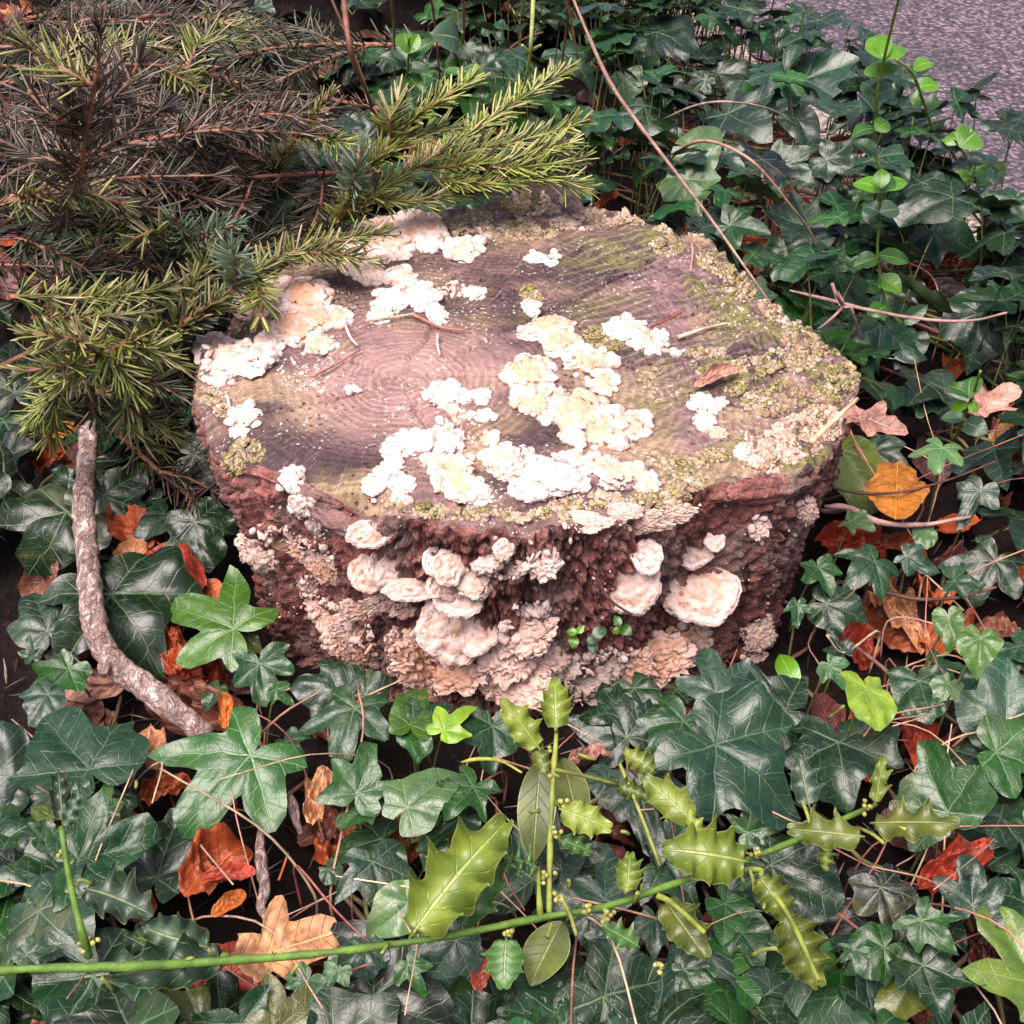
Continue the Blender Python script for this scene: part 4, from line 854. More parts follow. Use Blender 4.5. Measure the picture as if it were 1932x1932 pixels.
ivy('small green ivy behind the fir tips', [(1205,325,1200,365,'star','gr',.12),(1200,322,1170,315,'heart','gr',.12),(1212,322,1240,318,'heart','md',.12),(965,150,905,207,'broad','md',.12)])
ivy('lone dark ivy leaf framed by fir twigs behind the stump', [(511,356,530,442,'broad','dk',.16),(508,356,444,356,'heart','dk',.158),(516,356,595,420,'tri','dk',.158)])
ivy('shaded ivy leaves under the short fir sprig', [(560,262,462,278,'broad','dk',.14),(650,282,690,330,'broad','md',.12),(615,350,650,362,'tri','md',.13),(640,240,690,230,'broad','bl',.12)])

# ------------------------------------------------------------------ dead leaves
DC = {'orange': (.46, .135, .02), 'rust': (.33, .07, .018), 'tan': (.42, .20, .10), 'brown': (.17, .062, .036), 'red': (.30, .042, .02), 'plum': (.11, .045, .045), 'peach': (.58, .30, .15), 'pink': (.44, .235, .19), 'dark': (.09, .022, .018), 'amber': (.42, .17, .02)}
def dead(label, x, y, tx, ty, kind, col, h=.022, wid=.9, up=.8, group=None, stem=False, surf=None):
    b = on_ground(x, y, h) if surf is None else surf
    me = DEAD[kind][RNG.integers(0, len(DEAD[kind]))]
    tx, ty = x+(tx-x)*1.35, y+(ty-y)*1.35                       # x, y is the middle of the leaf
    PXEX.append((x, y, 1.05*math.hypot(tx-x, ty-y)))
    M, t, n, L = leaf_matrix(x, y, tx, ty, b, up, .45, .2, 0, wid)
    o = obj('dead_leaf', me, None, M, jitcol(DC[col], .08)); tag(o, label, 'dead leaf', group)
    if stem:
        q = b-t*L*.5; tube('stalk', spline([q, q-t*L*.35+n*L*.05, q-t*L*.7+n*L*.16], 7), .0009, M_STEM, o, 5, 0, 60, jitcol(DC['rust']))
    EXCL.append((b[0], b[1], L*.75, 9)); return o
for a in [('orange oval dead leaf under the drooping fir needles', 105,815,145,805,'flat','amber',.05,.6), ('wrinkled rust dead leaf below the orange oval one', 95,862,150,850,'crumple','rust',.03),
    ('rust-brown dead leaf with upright stalk beside the curved stick', 253,1003,222,960,'flat','rust',.045,.9), ('tan dead leaf arched over the very dark ivy', 247,1062,255,1022,'curl','tan',.04),
    ('glossy russet dead leaf rolled beside the stump bark', 345,1085,300,1055,'curl','red',.04,.8), ('small russet leaf half tucked under lime-flushed ivy', 388,1112,425,1125,'flat','rust',.035,.7),
    ('folded russet leaf strip under the lime-flushed ivy', 322,1170,300,1130,'curl','rust',.045,.6), ('crinkled red-orange leaf below the folded russet strip', 325,1215,330,1260,'crumple','rust',.04,.7),
    ('broad red-brown leaf in the litter near the curved stick', 355,1268,410,1275,'crumple','red',.03), ('faded brown leaf beside the upper curved stick', 85,1088,60,1125,'curl','brown',.035),
    ('ribbed mauve-brown leaf under the bend of the curved stick', 185,1290,120,1290,'curl','pink',.03,.7), ('light orange leaf wedged under the lower curved stick', 300,1288,350,1300,'flat','tan',.028,.7),
    ('purple shrivelled leaf near the bend of the curved stick', 85,1245,115,1255,'crumple','plum',.035), ('brown pleated leaf below the end of the curved stick', 285,1418,255,1385,'crumple','tan',.045,1.1),
    ('tattered red-brown leaf next to the five-pointed ivy', 300,1490,345,1470,'crumple','rust',.04,.8), ('large red and rust crumpled leaf heap beside the small twig', 395,1640,450,1590,'crumple','rust',.06,1.1),
    ('wine-red curled fold lying on the large rust leaf', 420,1655,470,1650,'curl','red',.075,.5), ('amber curled leaf below the large rust leaf', 425,1710,455,1690,'curl','orange',.055,.7),
    ('big flat peach leaf with brown specks under the holly stem', 515,1795,600,1770,'maple','peach',.06,.95), ('curled peach leaf beside the bright torn ivy', 598,1510,612,1455,'crumple','peach',.075,.6),
    ('orange scrap of leaf standing near the end of the curved stick', 424,1345,424,1310,'curl','orange',.06,.5), ('reddish litter leaf below the end of the curved stick', 350,1330,420,1345,'crumple','brown',.02),
    ('speckled orange dead leaf beside the jutting corner of the stump', 1692,915,1690,965,'flat','amber',.085,.8), ('rust-red leaf litter flat under the shining ivy', 1595,1025,1660,1030,'crumple','red',.03),
    ('curled rust leaf in the shade behind the tiny pale ivy', 1690,1030,1740,1045,'curl','rust',.03,.6), ('tan shrivelled leaf like a knotted rag in the shade', 1682,1150,1730,1190,'crumple','tan',.035,.6),
    ('dusty pink lobed leaf lying among the ivy near the road', 1860,765,1900,745,'maple','pink',.12,.9), ('brown-red hanging leaf beside the lime oval ivy leaf', 1722,1375,1740,1440,'curl','red',.045,.6),
    ('red twisted leaf between tall pointed ivy and grey ivy', 1790,1640,1860,1600,'crumple','red',.075,.55), ('smooth dark red leaf below the holly stem', 905,1838,910,1800,'flat','red',.06,.7),
    ('dark wine leaf in the deepest shade near the grey ivy', 1862,1800,1880,1750,'crumple','dark',.03), ('brown leaf showing between the bank ivy and the back rim', 1420,465,1425,500,'curl','rust',.06,.7),
    ('pinkish rolled leaf caught among the fir tips', 798,288,830,270,'curl','pink',.16,.7), ('russet leaf behind the fir tips at the far rim', 1140,385,1160,370,'curl','rust',.12,.6),
    ('dim maroon leaf below the small pale ivy on the holly side', 1130,1640,1160,1600,'curl','dark',.04), ('maroon leaf under the slanting holly branch', 1290,1730,1320,1760,'curl','dark',.035),
    ('pale pink leaf scrap at the stump foot behind the holly', 1100,1430,1140,1420,'crumple','pink',.05,.5), ('brown papery scrap under the pale blue-green ivy', 640,1575,690,1580,'crumple','brown',.03),
    ('dusky leaf below the great veined ivy leaf', 1800,505,1850,510,'crumple','rust',.05), ('rust leaf inside the ivy bank under the silver heap', 1590,275,1620,290,'curl','rust',.1)]:
    dead(*a, stem='stalk' in a[0] or 'peach leaf' in a[0])
h1 = hit(1345, 722); dead('curled mauve leaf lying on the cut face', 1345, 722, 1385, 705, 'curl', 'pink', 0, .45, .8, None, True, h1[0]+h1[1]*.006)
h1 = hit(1600, 790); dead('pink-brown torn leaf overhanging the jutting corner', 1620, 800, 1672, 815, 'maple', 'pink', 0, .8, .6, None, False, h1[0]+np.array([.012, -.004, .002]))

# ------------------------------------------------------------------ holly
def holly(label, stems, leaves, buds=(), name='holly_sprig', h=.11, rad_=(.0025, .0019)):
    ALLP = []
    base = on_ground(*stems[0][0][0:2], 0); t = thing(name, label, 'holly', base, None)
    for k, (S) in enumerate(stems):
        P = [on_ground(p[0], p[1], p[2] if len(p) > 2 else h) for p in S]
        ALLP.append(spline(P, 12*len(P)))
        tube('stem', spline(P, 8*len(P)), np.linspace(rad_[k > 0], rad_[k > 0]*.65, 8*len(P)), M_STEM, t, 9, .3, 45, (.085, .165, .022) if k == 0 else (.19, .235, .035))
    for (bx, by, tx, ty, wpx, col, kind, hh) in leaves:
        b = on_ground(bx, by, hh or h); L = math.hypot(tx-bx, ty-by)
        M, tt, n, ln = leaf_matrix(bx, by, tx, ty, b, .5, .7, .22, 0, (wpx/L)/.64 if kind == 's' else (wpx/L)/.42)
        me = HOLLY[RNG.integers(0, 6)] if kind == 's' else SMOOTHHOLLY[RNG.integers(0, 2)]
        o = obj('leaf', me, t, M, jitcol(HC[col], .08))
        A = np.vstack(ALLP); q = A[np.argmin(np.linalg.norm(A-b, axis=1))]
        v, f = tube_arrays(spline([q, (q+b)/2+n*.002, b+tt*ln*.05], 6), .0011, 6); obj('stalk', mesh('stalk', v, tri_quads(f), M_STEM), o, None, (.2, .23, .05))
        PXEX.append(((bx+tx)/2, (by+ty)/2, .45*L))
        c = b+tt*ln*.5; EXCL.append((c[0], c[1], ln*.4, b[2]))
    for (x, y, hh) in buds:
        c = on_ground(x, y, hh); Vs, Fs, nb = [], [], 0
        for q in range(6):
            v, f = lump(c+RNG.normal(0, .0017, 3), np.eye(3), (.0014,)*3, q, 2); Vs.append(v); Fs.append(f+nb); nb += len(v)
        obj('flower_bud', mesh('flower_bud', np.vstack(Vs), np.vstack(Fs), M_STEM), t, None, (.30, .30, .08))
    return t
HC = {'yl': (.14, .18, .024), 'ol': (.085, .105, .014), 'gr': (.045, .11, .025), 'gy': (.035, .065, .04), 'dk': (.012, .03, .014)}
holly('long holly stem crossing the ivy with yellow-green spiny leaves and upright shoot',
  [[(-40,1834),(47,1828),(230,1824),(430,1812),(620,1797),(830,1768),(1032,1729),(1140,1711),(1302,1657),(1438,1611),(1525,1575),(1654,1517)],
   [(1036,1722,.11),(1037,1640,.125),(1039,1560,.14),(1044,1470,.15),(1050,1380,.16)], [(1302,1657),(1424,1640),(1440,1660),(1490,1730),(1545,1850)],
   [(1020,1730),(1017,1690,.12),(1016,1640,.12)], [(1240,1690),(1270,1705),(1330,1760)]],
  [(769,1769,958,1530,150,'yl','s',.125),(866,1755,955,1610,80,'gr','s',.105),(955,1766,950,1862,90,'gr','s',.10),(1060,1738,1000,1855,85,'ol','m',.09),
   (1050,1377,1046,1276,64,'yl','s',.165),(1020,1415,950,1322,66,'yl','s',.155),(1030,1462,1010,1400,40,'ol','s',.15),(1054,1525,1152,1562,74,'yl','s',.145),(1050,1582,1126,1608,40,'gr','s',.135),
   (1018,1636,930,1608,50,'gr','s',.125),(1020,1430,1005,1625,78,'ol','m',.12),(1062,1430,1095,1565,62,'ol','m',.115),
   (1416,1625,1262,1598,118,'yl','s',.125),(1632,1578,1485,1562,84,'ol','s',.12),(1640,1552,1800,1550,88,'ol','s',.125),(1431,1650,1490,1732,70,'ol','s',.115),(1482,1722,1548,1856,104,'ol','s',.11),
   (1528,1525,1508,1428,70,'gy','s',.12),(1650,1520,1668,1425,36,'yl','s',.125),(1250,1694,1330,1802,92,'ol','s',.105),(1313,1553,1210,1462,78,'yl','s',.12),(1237,1456,1180,1414,52,'yl','s',.125),
   (1208,1787,1138,1746,66,'gr','s',.105),(1183,1683,1190,1604,56,'yl','s',.12),(1330,1600,1300,1530,40,'yl','s',.12),(1160,1480,1220,1500,40,'ol','s',.12),(1560,1580,1560,1640,34,'yl','s',.11)],
  [(1032,1648,.125),(1052,1570,.145),(1040,1465,.15),(1060,1515,.145),(1186,1678,.12),(1150,1725,.11),(1140,1735,.11),(1430,1612,.115),(1245,1828,.11),(1640,1520,.12),(1055,1690,.118),(962,1760,.11),(1108,1720,.115)])
holly('short dry holly shoot with dark leaves rising through the fresh ivy', [[(168,1805,.10),(150,1740,.12),(130,1650,.13),(116,1560,.14)]],
  [(155,1672,282,1716,84,'gy','s',.125),(119,1553,108,1446,46,'dk','s',.14),(122,1565,150,1490,36,'gy','s',.14)], [(118,1612,.13),(165,1780,.11)], rad_=(.0022, .002))
holly('low dark glossy holly twig with pale torn leaf near the peach leaf', [[(432,1806,.10),(330,1780,.1),(260,1770,.09)]],
  [(432,1805,220,1838,110,'dk','s',.10),(400,1790,262,1752,92,'gy','s',.105),(300,1800,230,1760,60,'dk','s',.08)], rad_=(.002, .002))

# ------------------------------------------------------------------ leafy shoots
def shoot(label, P, leaves, col=(.15, .26, .035), r=.0014, name='leafy_shoot'):
    Q = spline([on_ground(*p) for p in P], 10*len(P)); b = np.array([Q[-1][0], Q[-1][1], g1(Q[-1][0], Q[-1][1])])
    t = thing(name, label, 'shoot', b); tube('stem', Q, np.linspace(r*.7, r*1.2, len(Q)), M_STEM, t, 8, .1, 60, col)
    for (bx, by, tx, ty, wpx, c, hh) in leaves:
        bb = on_ground(bx, by, hh); L = math.hypot(tx-bx, ty-by)
        M, tt, n, ln = leaf_matrix(bx, by, tx, ty, bb, .55, .6, .25, 0, (wpx/L)/.62)
        obj('leaf', OVAL[RNG.integers(0, 4)], t, M, jitcol(OC[c], .1)); EXCL.append((bb[0], bb[1], ln*.4, bb[2]))
OC = {'lime': (.075, .20, .008), 'green': (.028, .10, .012), 'deep': (.012, .045, .014), 'grey': (.03, .07, .04)}
shoot('tall leafy shoot with lime leaf pairs standing before the road edge', [(1705,-40,.46),(1668,110,.38),(1655,180,.34),(1650,270,.28),(1660,320,.25)],
  [(1668,110,1645,60,40,'lime',.38),(1668,110,1692,66,36,'lime',.38),(1660,140,1632,120,26,'lime',.36),(1660,140,1700,122,26,'lime',.36),(1660,140,1668,100,22,'lime',.36),(1655,180,1630,150,36,'grey',.34),(1655,180,1690,162,36,'grey',.34),(1652,215,1622,170,40,'deep',.32),(1652,240,1605,250,40,'green',.31),(1652,245,1680,225,30,'lime',.31),(1655,290,1612,262,36,'deep',.28)])
shoot('second leafy shoot with a rosette of lime leaves beside the great veined ivy', [(1662,345,.27),(1660,400,.22),(1656,480,.17),(1668,560,.12),(1700,610,.09),(1800,668,.03)],
  [(1662,358,1612,335,34,'lime',.27),(1662,358,1715,338,34,'lime',.27),(1662,355,1665,315,30,'lime',.275),(1660,360,1650,322,28,'lime',.27),(1662,362,1690,320,26,'green',.27),(1660,400,1630,385,32,'grey',.225),(1660,400,1700,390,40,'grey',.225),(1658,420,1625,395,30,'grey',.21),(1658,480,1720,492,34,'green',.17),(1656,485,1612,500,40,'green',.165),(1658,520,1700,545,36,'lime',.14),(1672,575,1640,600,30,'green',.12),(1700,610,1752,575,36,'grey',.09)])
shoot('slanting bare-stemmed shoot with paired lime leaves over the asphalt', [(1692,112,.36),(1722,140,.34),(1745,200,.28),(1760,245,.22)],
  [(1722,130,1760,110,38,'lime',.34),(1735,165,1775,155,40,'lime',.3),(1742,190,1718,180,34,'green',.28),(1745,195,1775,190,30,'green',.28)])
shoot('lime-leaved shoot tip by the corner of the asphalt', [(1800,262,.22),(1830,310,.16),(1850,370,.1),(1860,440,.03)],
  [(1815,270,1795,240,40,'lime',.21),(1812,275,1850,240,46,'lime',.21),(1810,282,1770,265,44,'grey',.2),(1830,330,1870,300,34,'green',.15),(1835,335,1780,345,44,'lime',.14),(1840,350,1875,345,36,'green',.13),(1848,380,1800,370,40,'grey',.1)])
shoot('broad-leaved shoot among the dark stems at the back', [(772,70,.30),(770,120,.26),(765,180,.2),(760,240,.12)],
  [(770,100,762,55,34,'lime',.28),(772,100,790,62,30,'lime',.28),(772,110,822,70,34,'green',.27),(770,115,740,85,34,'grey',.26),(768,125,720,100,36,'grey',.25),(770,130,812,128,34,'grey',.25),(766,140,795,168,30,'green',.24),(764,170,700,165,30,'grey',.21)])
shoot('pale round-leaved shoot beside the far bramble stems', [(872,60,.34),(870,120,.28),(868,180,.2)], [(872,75,830,60,36,'grey',.33),(872,85,892,110,44,'deep',.32),(870,130,905,150,44,'green',.27),(868,140,838,130,30,'green',.26)])
shoot('small lime shoot between the silvery ivy and the road', [(1850,700,.2),(1830,760,.14),(1800,830,.06)],
  [(1830,745,1790,722,34,'green',.16),(1828,750,1830,700,36,'green',.16),(1826,760,1790,775,24,'lime',.15),(1826,762,1848,772,22,'lime',.15),(1820,790,1775,785,44,'grey',.12),(1818,795,1860,812,36,'grey',.12)])
# yellow-green blade by the right foot of the stump
shoot('single yellow-green blade leaning on the stump foot', [(1490,1290,.02),(1480,1265,.05)], [(1505,1300,1465,1220,34,'lime',.07)], (.2, .25, .05), .001, 'leaf_blade')

# ------------------------------------------------------------------ fir branches
NCOL = {'green': [(.18, .205, .04), (.27, .26, .09), (.12, .15, .028), (.36, .30, .15)], 'fresh': [(.24, .29, .045), (.34, .36, .09), (.17, .23, .035), (.42, .38, .16)],
        'dull': [(.035, .05, .014), (.06, .062, .024), (.075, .06, .036), (.02, .03, .010), (.17, .14, .10)], 'brown': [(.055, .026, .018), (.095, .062, .043), (.03, .018, .012), (.20, .15, .12), (.035, .036, .014)], 'blue': [(.16, .24, .15), (.26, .32, .22), (.12, .19, .10)]}
def needles_mesh(P, length, tone, seed, dens=1.0, flat=.65, fwd=.75, tipfan=True):
    """needles set spirally on a twig, combed to the sides and leaning forward"""
    rg = np.random.default_rng(seed); seg = np.linalg.norm(np.diff(P, axis=0), axis=1); cum = np.concatenate([[0], np.cumsum(seg)]); tot = cum[-1]
    n = int(tot*1350*dens)+(14 if tipfan else 0); s = np.sort(rg.uniform(.02*tot, tot, n)); 
    if tipfan: s[-14:] = tot*rg.uniform(.985, 1.0, 14)
    T = np.gradient(P, axis=0); T /= np.linalg.norm(T, axis=1)[:, None]
    base = np.stack([np.interp(s, cum, P[:, k]) for k in range(3)], 1); tan = np.stack([np.interp(s, cum, T[:, k]) for k in range(3)], 1); tan /= np.linalg.norm(tan, axis=1)[:, None]
    up = np.array([0, 0, 1.0]); side = np.cross(tan, up); side /= np.linalg.norm(side, axis=1)[:, None]+1e-9; nup = np.cross(side, tan)
    a = np.arange(n)*2.39996+rg.normal(0, .35, n); ca, sa = np.cos(a), np.sin(a)*(1-flat*.7); sa = np.where(sa < -.25, sa*.4, sa)
    rad = ca[:, None]*side+sa[:, None]*nup; rad /= np.linalg.norm(rad, axis=1)[:, None]
    f_ = fwd+rg.normal(0, .2, n)+.9*sstep(.93, 1.0, s/tot); d = rad+tan*f_[:, None]+rg.normal(0, .17, (n, 3)); d /= np.linalg.norm(d, axis=1)[:, None]
    L = 1.1*length*rg.uniform(.7, 1.12, n)*(.75+.25*sstep(1.0, .8, s/tot)); w_ = .00112*rg.uniform(.8, 1.2, n)
    b1 = np.cross(d, nup+rg.normal(0, .25, (n, 3))); b1 /= np.linalg.norm(b1, axis=1)[:, None]+1e-9; b2 = np.cross(b1, d)
    curve = rg.normal(0, .14, n)+.08
    V = []
    for t, k in ((.0, .45), (.12, .9), (.6, 1.0), (.92, .75), (1.0, .12)):
        c = base+d*(L*t)[:, None]+(tan*.6+nup*.4)*(L*curve*t*t)[:, None]
        for q in ((1, 0), (0, .45), (-1, 0), (0, -.45)): V.append(c+b1*(w_*k*q[0])[:, None]+b2*(w_*k*q[1])[:, None])
    V = np.stack(V, 1).reshape(-1, 3); q = []
    for r_ in range(4):
        for j in range(4): q.append((r_*4+j, r_*4+(j+1) % 4, (r_+1)*4+(j+1) % 4, (r_+1)*4+j))
    q = np.array(q); Fc = (np.arange(n)[:, None, None]*20+q[None]).reshape(-1, 4)
    pal = np.array(NCOL[tone]); c = pal[rg.integers(0, len(pal), n)]*rg.uniform(.7, 1.25, (n, 1))
    dead_ = rg.uniform(size=n) < (.07 if tone in ('green', 'fresh', 'blue') else .15); c[dead_] = np.array(NCOL['brown'])[rg.integers(0, 5, dead_.sum())]
    return mesh('needles', V, Fc, M_NEEDLE, col=np.repeat(c, 20, axis=0))
SEED = [100]
def fir_twig(P, parent, length, tone, r0=.0022, dens=1.0, flat=.65, bud=False, fwd=.75):
    SEED[0] += 1; n = max(8, int(np.sum(np.linalg.norm(np.diff(P, axis=0), axis=1))/.008)); Q = spline(P, n)
    tw = tube('twig', Q, np.linspace(r0, r0*.5, n), M_TWIG, parent, 7, .25, 150)
    o = obj('needles', needles_mesh(Q, length, tone, SEED[0], dens, flat, fwd), tw); o['kind'] = 'stuff'
    if bud:
        v, f = lump(Q[-1]+nrm(Q[-1]-Q[-2])*.002, np.eye(3), (.0026, .0026, .0032), SEED[0], 2); obj('bud', mesh('bud', v, f, M_TWIG), tw)
def pz(p): return at_z(p[0], p[1], p[2])
def fir(label, twigs, tone='green', length=.019, dens=1.0, group='fir branches', fwd=.75, flat=.65):
    """twigs: list of picture polylines with their height above the ground plane"""
    b = pz(twigs[0][0]); t = thing('fir_branch', label, 'fir branch', (b[0], b[1], max(0, g1(b[0], b[1]))), group)
    for k, tw in enumerate(twigs):
        tn = tone if isinstance(tone, str) else tone[k % len(tone)]
        fir_twig(np.array([pz(p) for p in tw]), t, length, tn, .0026 if k == 0 else .0018, dens, flat, k % 2 == 0, fwd)
    return t
fir('fir spray lying across the stump rim with its green tip on the white fungus', [
    [(150,800,.12),(250,690,.18),(340,615,.215),(440,545,.235),(520,490,.235),(600,462,.235),(722,440,.232)], [(440,545,.235),(445,510,.255),(437,470,.28)], [(440,545,.235),(482,520,.24),(492,560,.235),(492,592,.225)],
    [(340,615,.215),(360,540,.23),(400,480,.24)], [(300,650,.2),(380,600,.22),(430,585,.22)], [(560,475,.235),(640,480,.235),(690,490,.228)]], ('green', 'blue', 'fresh', 'green', 'dull', 'green'))
fir('fresh green fir spray with three fanned tips behind the far rim', [
    [(640,420,.20),(700,370,.24),(760,330,.25),(860,270,.26),(960,200,.27),(1070,130,.28)], [(830,300,.255),(930,275,.26),(1010,258,.26),(1095,232,.27)], [(800,320,.25),(900,310,.26),(1000,315,.26),(1095,300,.25)],
    [(820,340,.245),(920,345,.25),(1030,335,.25),(1105,355,.235)], [(700,375,.235),(780,380,.235),(850,365,.235),(920,360,.23)], [(900,320,.25),(1000,290,.265),(1075,268,.27)]], ('fresh', 'fresh', 'fresh', 'fresh', 'green', 'fresh'), .020, 1.1, fwd=1.1)
fir('upright green fir tip standing over the dark gap behind the stump', [
    [(630,430,.2),(665,370,.24),(700,310,.27),(770,235,.3),(830,190,.32),(890,150,.33)], [(690,320,.265),(730,290,.28),(800,250,.29),(850,240,.29)], [(665,370,.24),(668,330,.27),(680,290,.29)], [(740,260,.29),(735,225,.31),(750,190,.32)]], ('fresh', 'fresh', 'blue', 'green'), .020, 1.1, fwd=1.05)
fir('short olive fir sprig pointing up beside the lone dark ivy leaf', [[(480,345,.2),(530,300,.24),(570,245,.27),(620,180,.3)], [(560,255,.265),(610,260,.27),(650,270,.27)]], ('green', 'fresh'), .018, 1.1, fwd=1.0)
fir('drooping bright fir fan at the lower edge of the fir heap', [
    [(330,610,.21),(230,650,.23),(150,700,.22),(100,740,.2),(62,800,.16)], [(150,700,.22),(120,690,.24),(50,700,.24)], [(200,665,.23),(230,700,.215),(250,745,.19)], [(230,650,.23),(290,660,.22),(340,690,.20)], [(100,740,.2),(105,780,.17),(95,830,.13)],
    [(190,670,.23),(140,640,.26),(60,630,.27)]], ('fresh', 'green', 'fresh', 'green', 'fresh', 'green'), .021)
fir('olive fir spray above the top of the curved stick', [
    [(180,740,.18),(230,750,.17),(280,790,.15),(345,830,.12)], [(160,720,.19),(170,770,.16),(195,800,.14)], [(240,760,.165),(240,800,.14),(300,845,.11)], [(200,730,.19),(280,720,.2),(335,740,.19)]], ('green', 'dull', 'green', 'dull'), .019)
fir('dry brown fir twig pointing down beside the stump bark', [[(225,820,.12),(290,880,.10),(350,930,.08),(405,985,.06)], [(300,890,.1),(350,900,.09),(400,925,.08)]], 'brown', .021, .55, fwd=.45, flat=.95)
fir('olive fir tip above the split bark slab in the shade', [[(300,680,.17),(350,720,.16),(385,770,.14)], [(290,700,.17),(310,760,.15),(330,800,.13)]], ('dull', 'dull'), .017, .9)
fir('pale green fir tuft in front of the dark heap beside the rim', [[(330,500,.2),(350,450,.24),(330,415,.26)], [(345,470,.23),(400,440,.25),(440,425,.26)], [(340,480,.22),(290,440,.25),(255,450,.25)]], ('blue', 'blue', 'green'), .020)
fir('yellow-green fir spray above the drooping bright fan', [[(20,380,.3),(90,370,.31),(160,365,.31),(230,385,.3)], [(30,450,.27),(90,470,.27),(150,500,.26),(200,540,.24)], [(20,560,.27),(120,560,.26),(220,560,.25),(330,540,.24)], [(60,600,.25),(160,600,.25),(260,590,.24)]], ('green', 'dull', 'green', 'green'), .020)
fir('fir branch with red bark rising at the corner of the heap', [[(110,440,.24),(150,330,.34),(160,250,.38),(180,150,.42),(190,60,.45)], [(150,300,.35),(230,260,.36),(300,210,.37)], [(160,250,.38),(100,220,.4),(60,180,.41)], [(165,220,.39),(230,170,.4),(260,120,.41)], [(175,160,.42),(100,120,.43),(60,90,.44)], [(150,320,.34),(90,300,.35),(55,290,.35)]], ('brown', 'brown', 'brown', 'brown', 'green', 'brown'), .027, .6)
# the brown heap behind: flat fishbone branches piled at random
rg5 = np.random.default_rng(55)
HEAP = ['brown-needled fir branch of the dark heap', 'dull olive fir branch of the dark heap']
def to_px(p):
    q = np.asarray(p)-CAM; d = np.dot(q, FWD); return 966+F*np.dot(q, RGT)/d, 966-F*np.dot(q, UPV)/d
HL = [('the red-barked branch', 170, 200), ('the lone dark ivy leaf', 510, 390), ('the pale green fir tuft', 340, 450), ('the yellow-green spray', 100, 400), ('the short olive sprig', 570, 240), ('the tall brown stem', 670, 120), ('the top of the heap', 400, 60), ('the drooping fir fan', 150, 640), ('the open dark gap', 380, 280)]
def near_(px, py): return min(HL, key=lambda q: (q[1]-px)**2+(q[2]-py)**2)[0]
for i in range(32):
    fx, fy = rg5.uniform(20, 640), rg5.uniform(40, 560)
    if fx > 430 and 200 < fy: fx -= 250
    c = at_z(fx, fy, .14+.14*rg5.uniform()-.0*fy); a = rg5.uniform(-.9, .9)+(0 if rg5.uniform() < .6 else math.pi); L = rg5.uniform(.26, .42)
    if c[1] > 1.0: c = c+np.array([0, 0, .1])
    d = np.array([math.cos(a), math.sin(a)*.8, rg5.uniform(-.15, .2)]); d = nrm(d); sd_ = nrm(np.cross(d, [0, 0, 1])+np.array([0, 0, rg5.uniform(-.3, .3)]))
    P = spline([c-d*L/2, c+sd_*rg5.uniform(-.02, .02)+np.array([0, 0, .02]), c+d*L/2-np.array([0, 0, .02])], 12)
    if min(np.hypot(P[:, 0]+.0, P[:, 1]+.02)) < .27: continue
    t = thing('fir_branch', HEAP[i % 2]+(', near '+near_(*to_px(c)) if near_(*to_px(c)) not in HEAP[i % 2] else ''), 'fir branch', (P[0][0], P[0][1], max(0, g1(P[0][0], P[0][1]))), 'fir branches of the heap')
    tn = ('brown', 'dull')[i % 2]; fir_twig(P, t, .025, tn, .003, .48, .85)
    for k in range(6):
        b = P[2+k+(k > 2)]; sg = 1 if k % 2 else -1; l = L*.42*(1-k*.09)*rg5.uniform(.8, 1.15)
        e = nrm(d*.75+sd_*sg+rg5.normal(0, .12, 3)); Q = np.array([b, b+e*l*.5+np.array([0, 0, .006]), b+nrm(e+d*.3)*l*.98-np.array([0, 0, .01])])
        if min(np.hypot(Q[:, 0], Q[:, 1]+.02)) < .25: continue
        fir_twig(Q, t, .025, tn if rg5.uniform() < .88 else 'green', .0017, .5, .88)

# ------------------------------------------------------------------ sticks and stems
P = [on_ground(x, y, h) for x, y, h in ((168,790,.09),(165,860,.09),(158,960,.085),(166,1060,.08),(172,1130,.08),(183,1195,.08),(215,1250,.08),(265,1290,.075),(320,1332,.07),(392,1392,.055))]
for q in spline([(168,790),(158,960),(172,1130),(215,1250),(392,1392)], 14): PXEX.append((q[0], q[1], 42))
t = thing('fallen_stick', 'thick curved bark-covered stick running from the fir heap into the litter', 'stick', (P[5][0], P[5][1], g1(*P[5][:2])))
Q = spline(P, 120); rr_ = np.interp(np.linspace(0, 1, 120), [0, .3, .6, 1], [.0072, .0085, .0090, .0080]); tube('bark', Q, rr_, M_STICK, t, 26, .22, 75)
for kx, ky, dx, dy in ((205,1258,-12,14),(188,1210,-14,2),(172,1060,-10,2)):
    b = on_ground(kx, ky, .08); e = on_ground(kx+dx, ky+dy, .085); tube('knot_stub', spline([b, (b+e)/2+np.array([0, 0, .004]), e], 6), [.005, .0048, .0046, .0045, .004, .003], M_STICK, t, 10, .3, 120)
def twig(label, pts, r, col, name='twig_stem', cat='twig', group=None, br=(), mat=None):
    P = [on_ground(*p) for p in pts]; t = thing(name, label, cat, (P[0][0], P[0][1], g1(*P[0][:2])), group)
    n = 9*len(P); tube('stem', spline(P, n), np.linspace(r, r*.45, n)*np.clip(np.linspace(.35, 3.5, n), 0, 1), mat or M_STEM, t, 8, .2, 90, col)
    for b in br:
        Q = spline([on_ground(*p) for p in b], 14); tube('side_twig', Q, np.linspace(r*.8, r*.45, 14), mat or M_STEM, t, 7, .2, 90, col)
RB_, GY, TN, DK, GN = (.26, .12, .095), (.42, .27, .24), (.46, .31, .2), (.10, .045, .035), (.16, .22, .05)
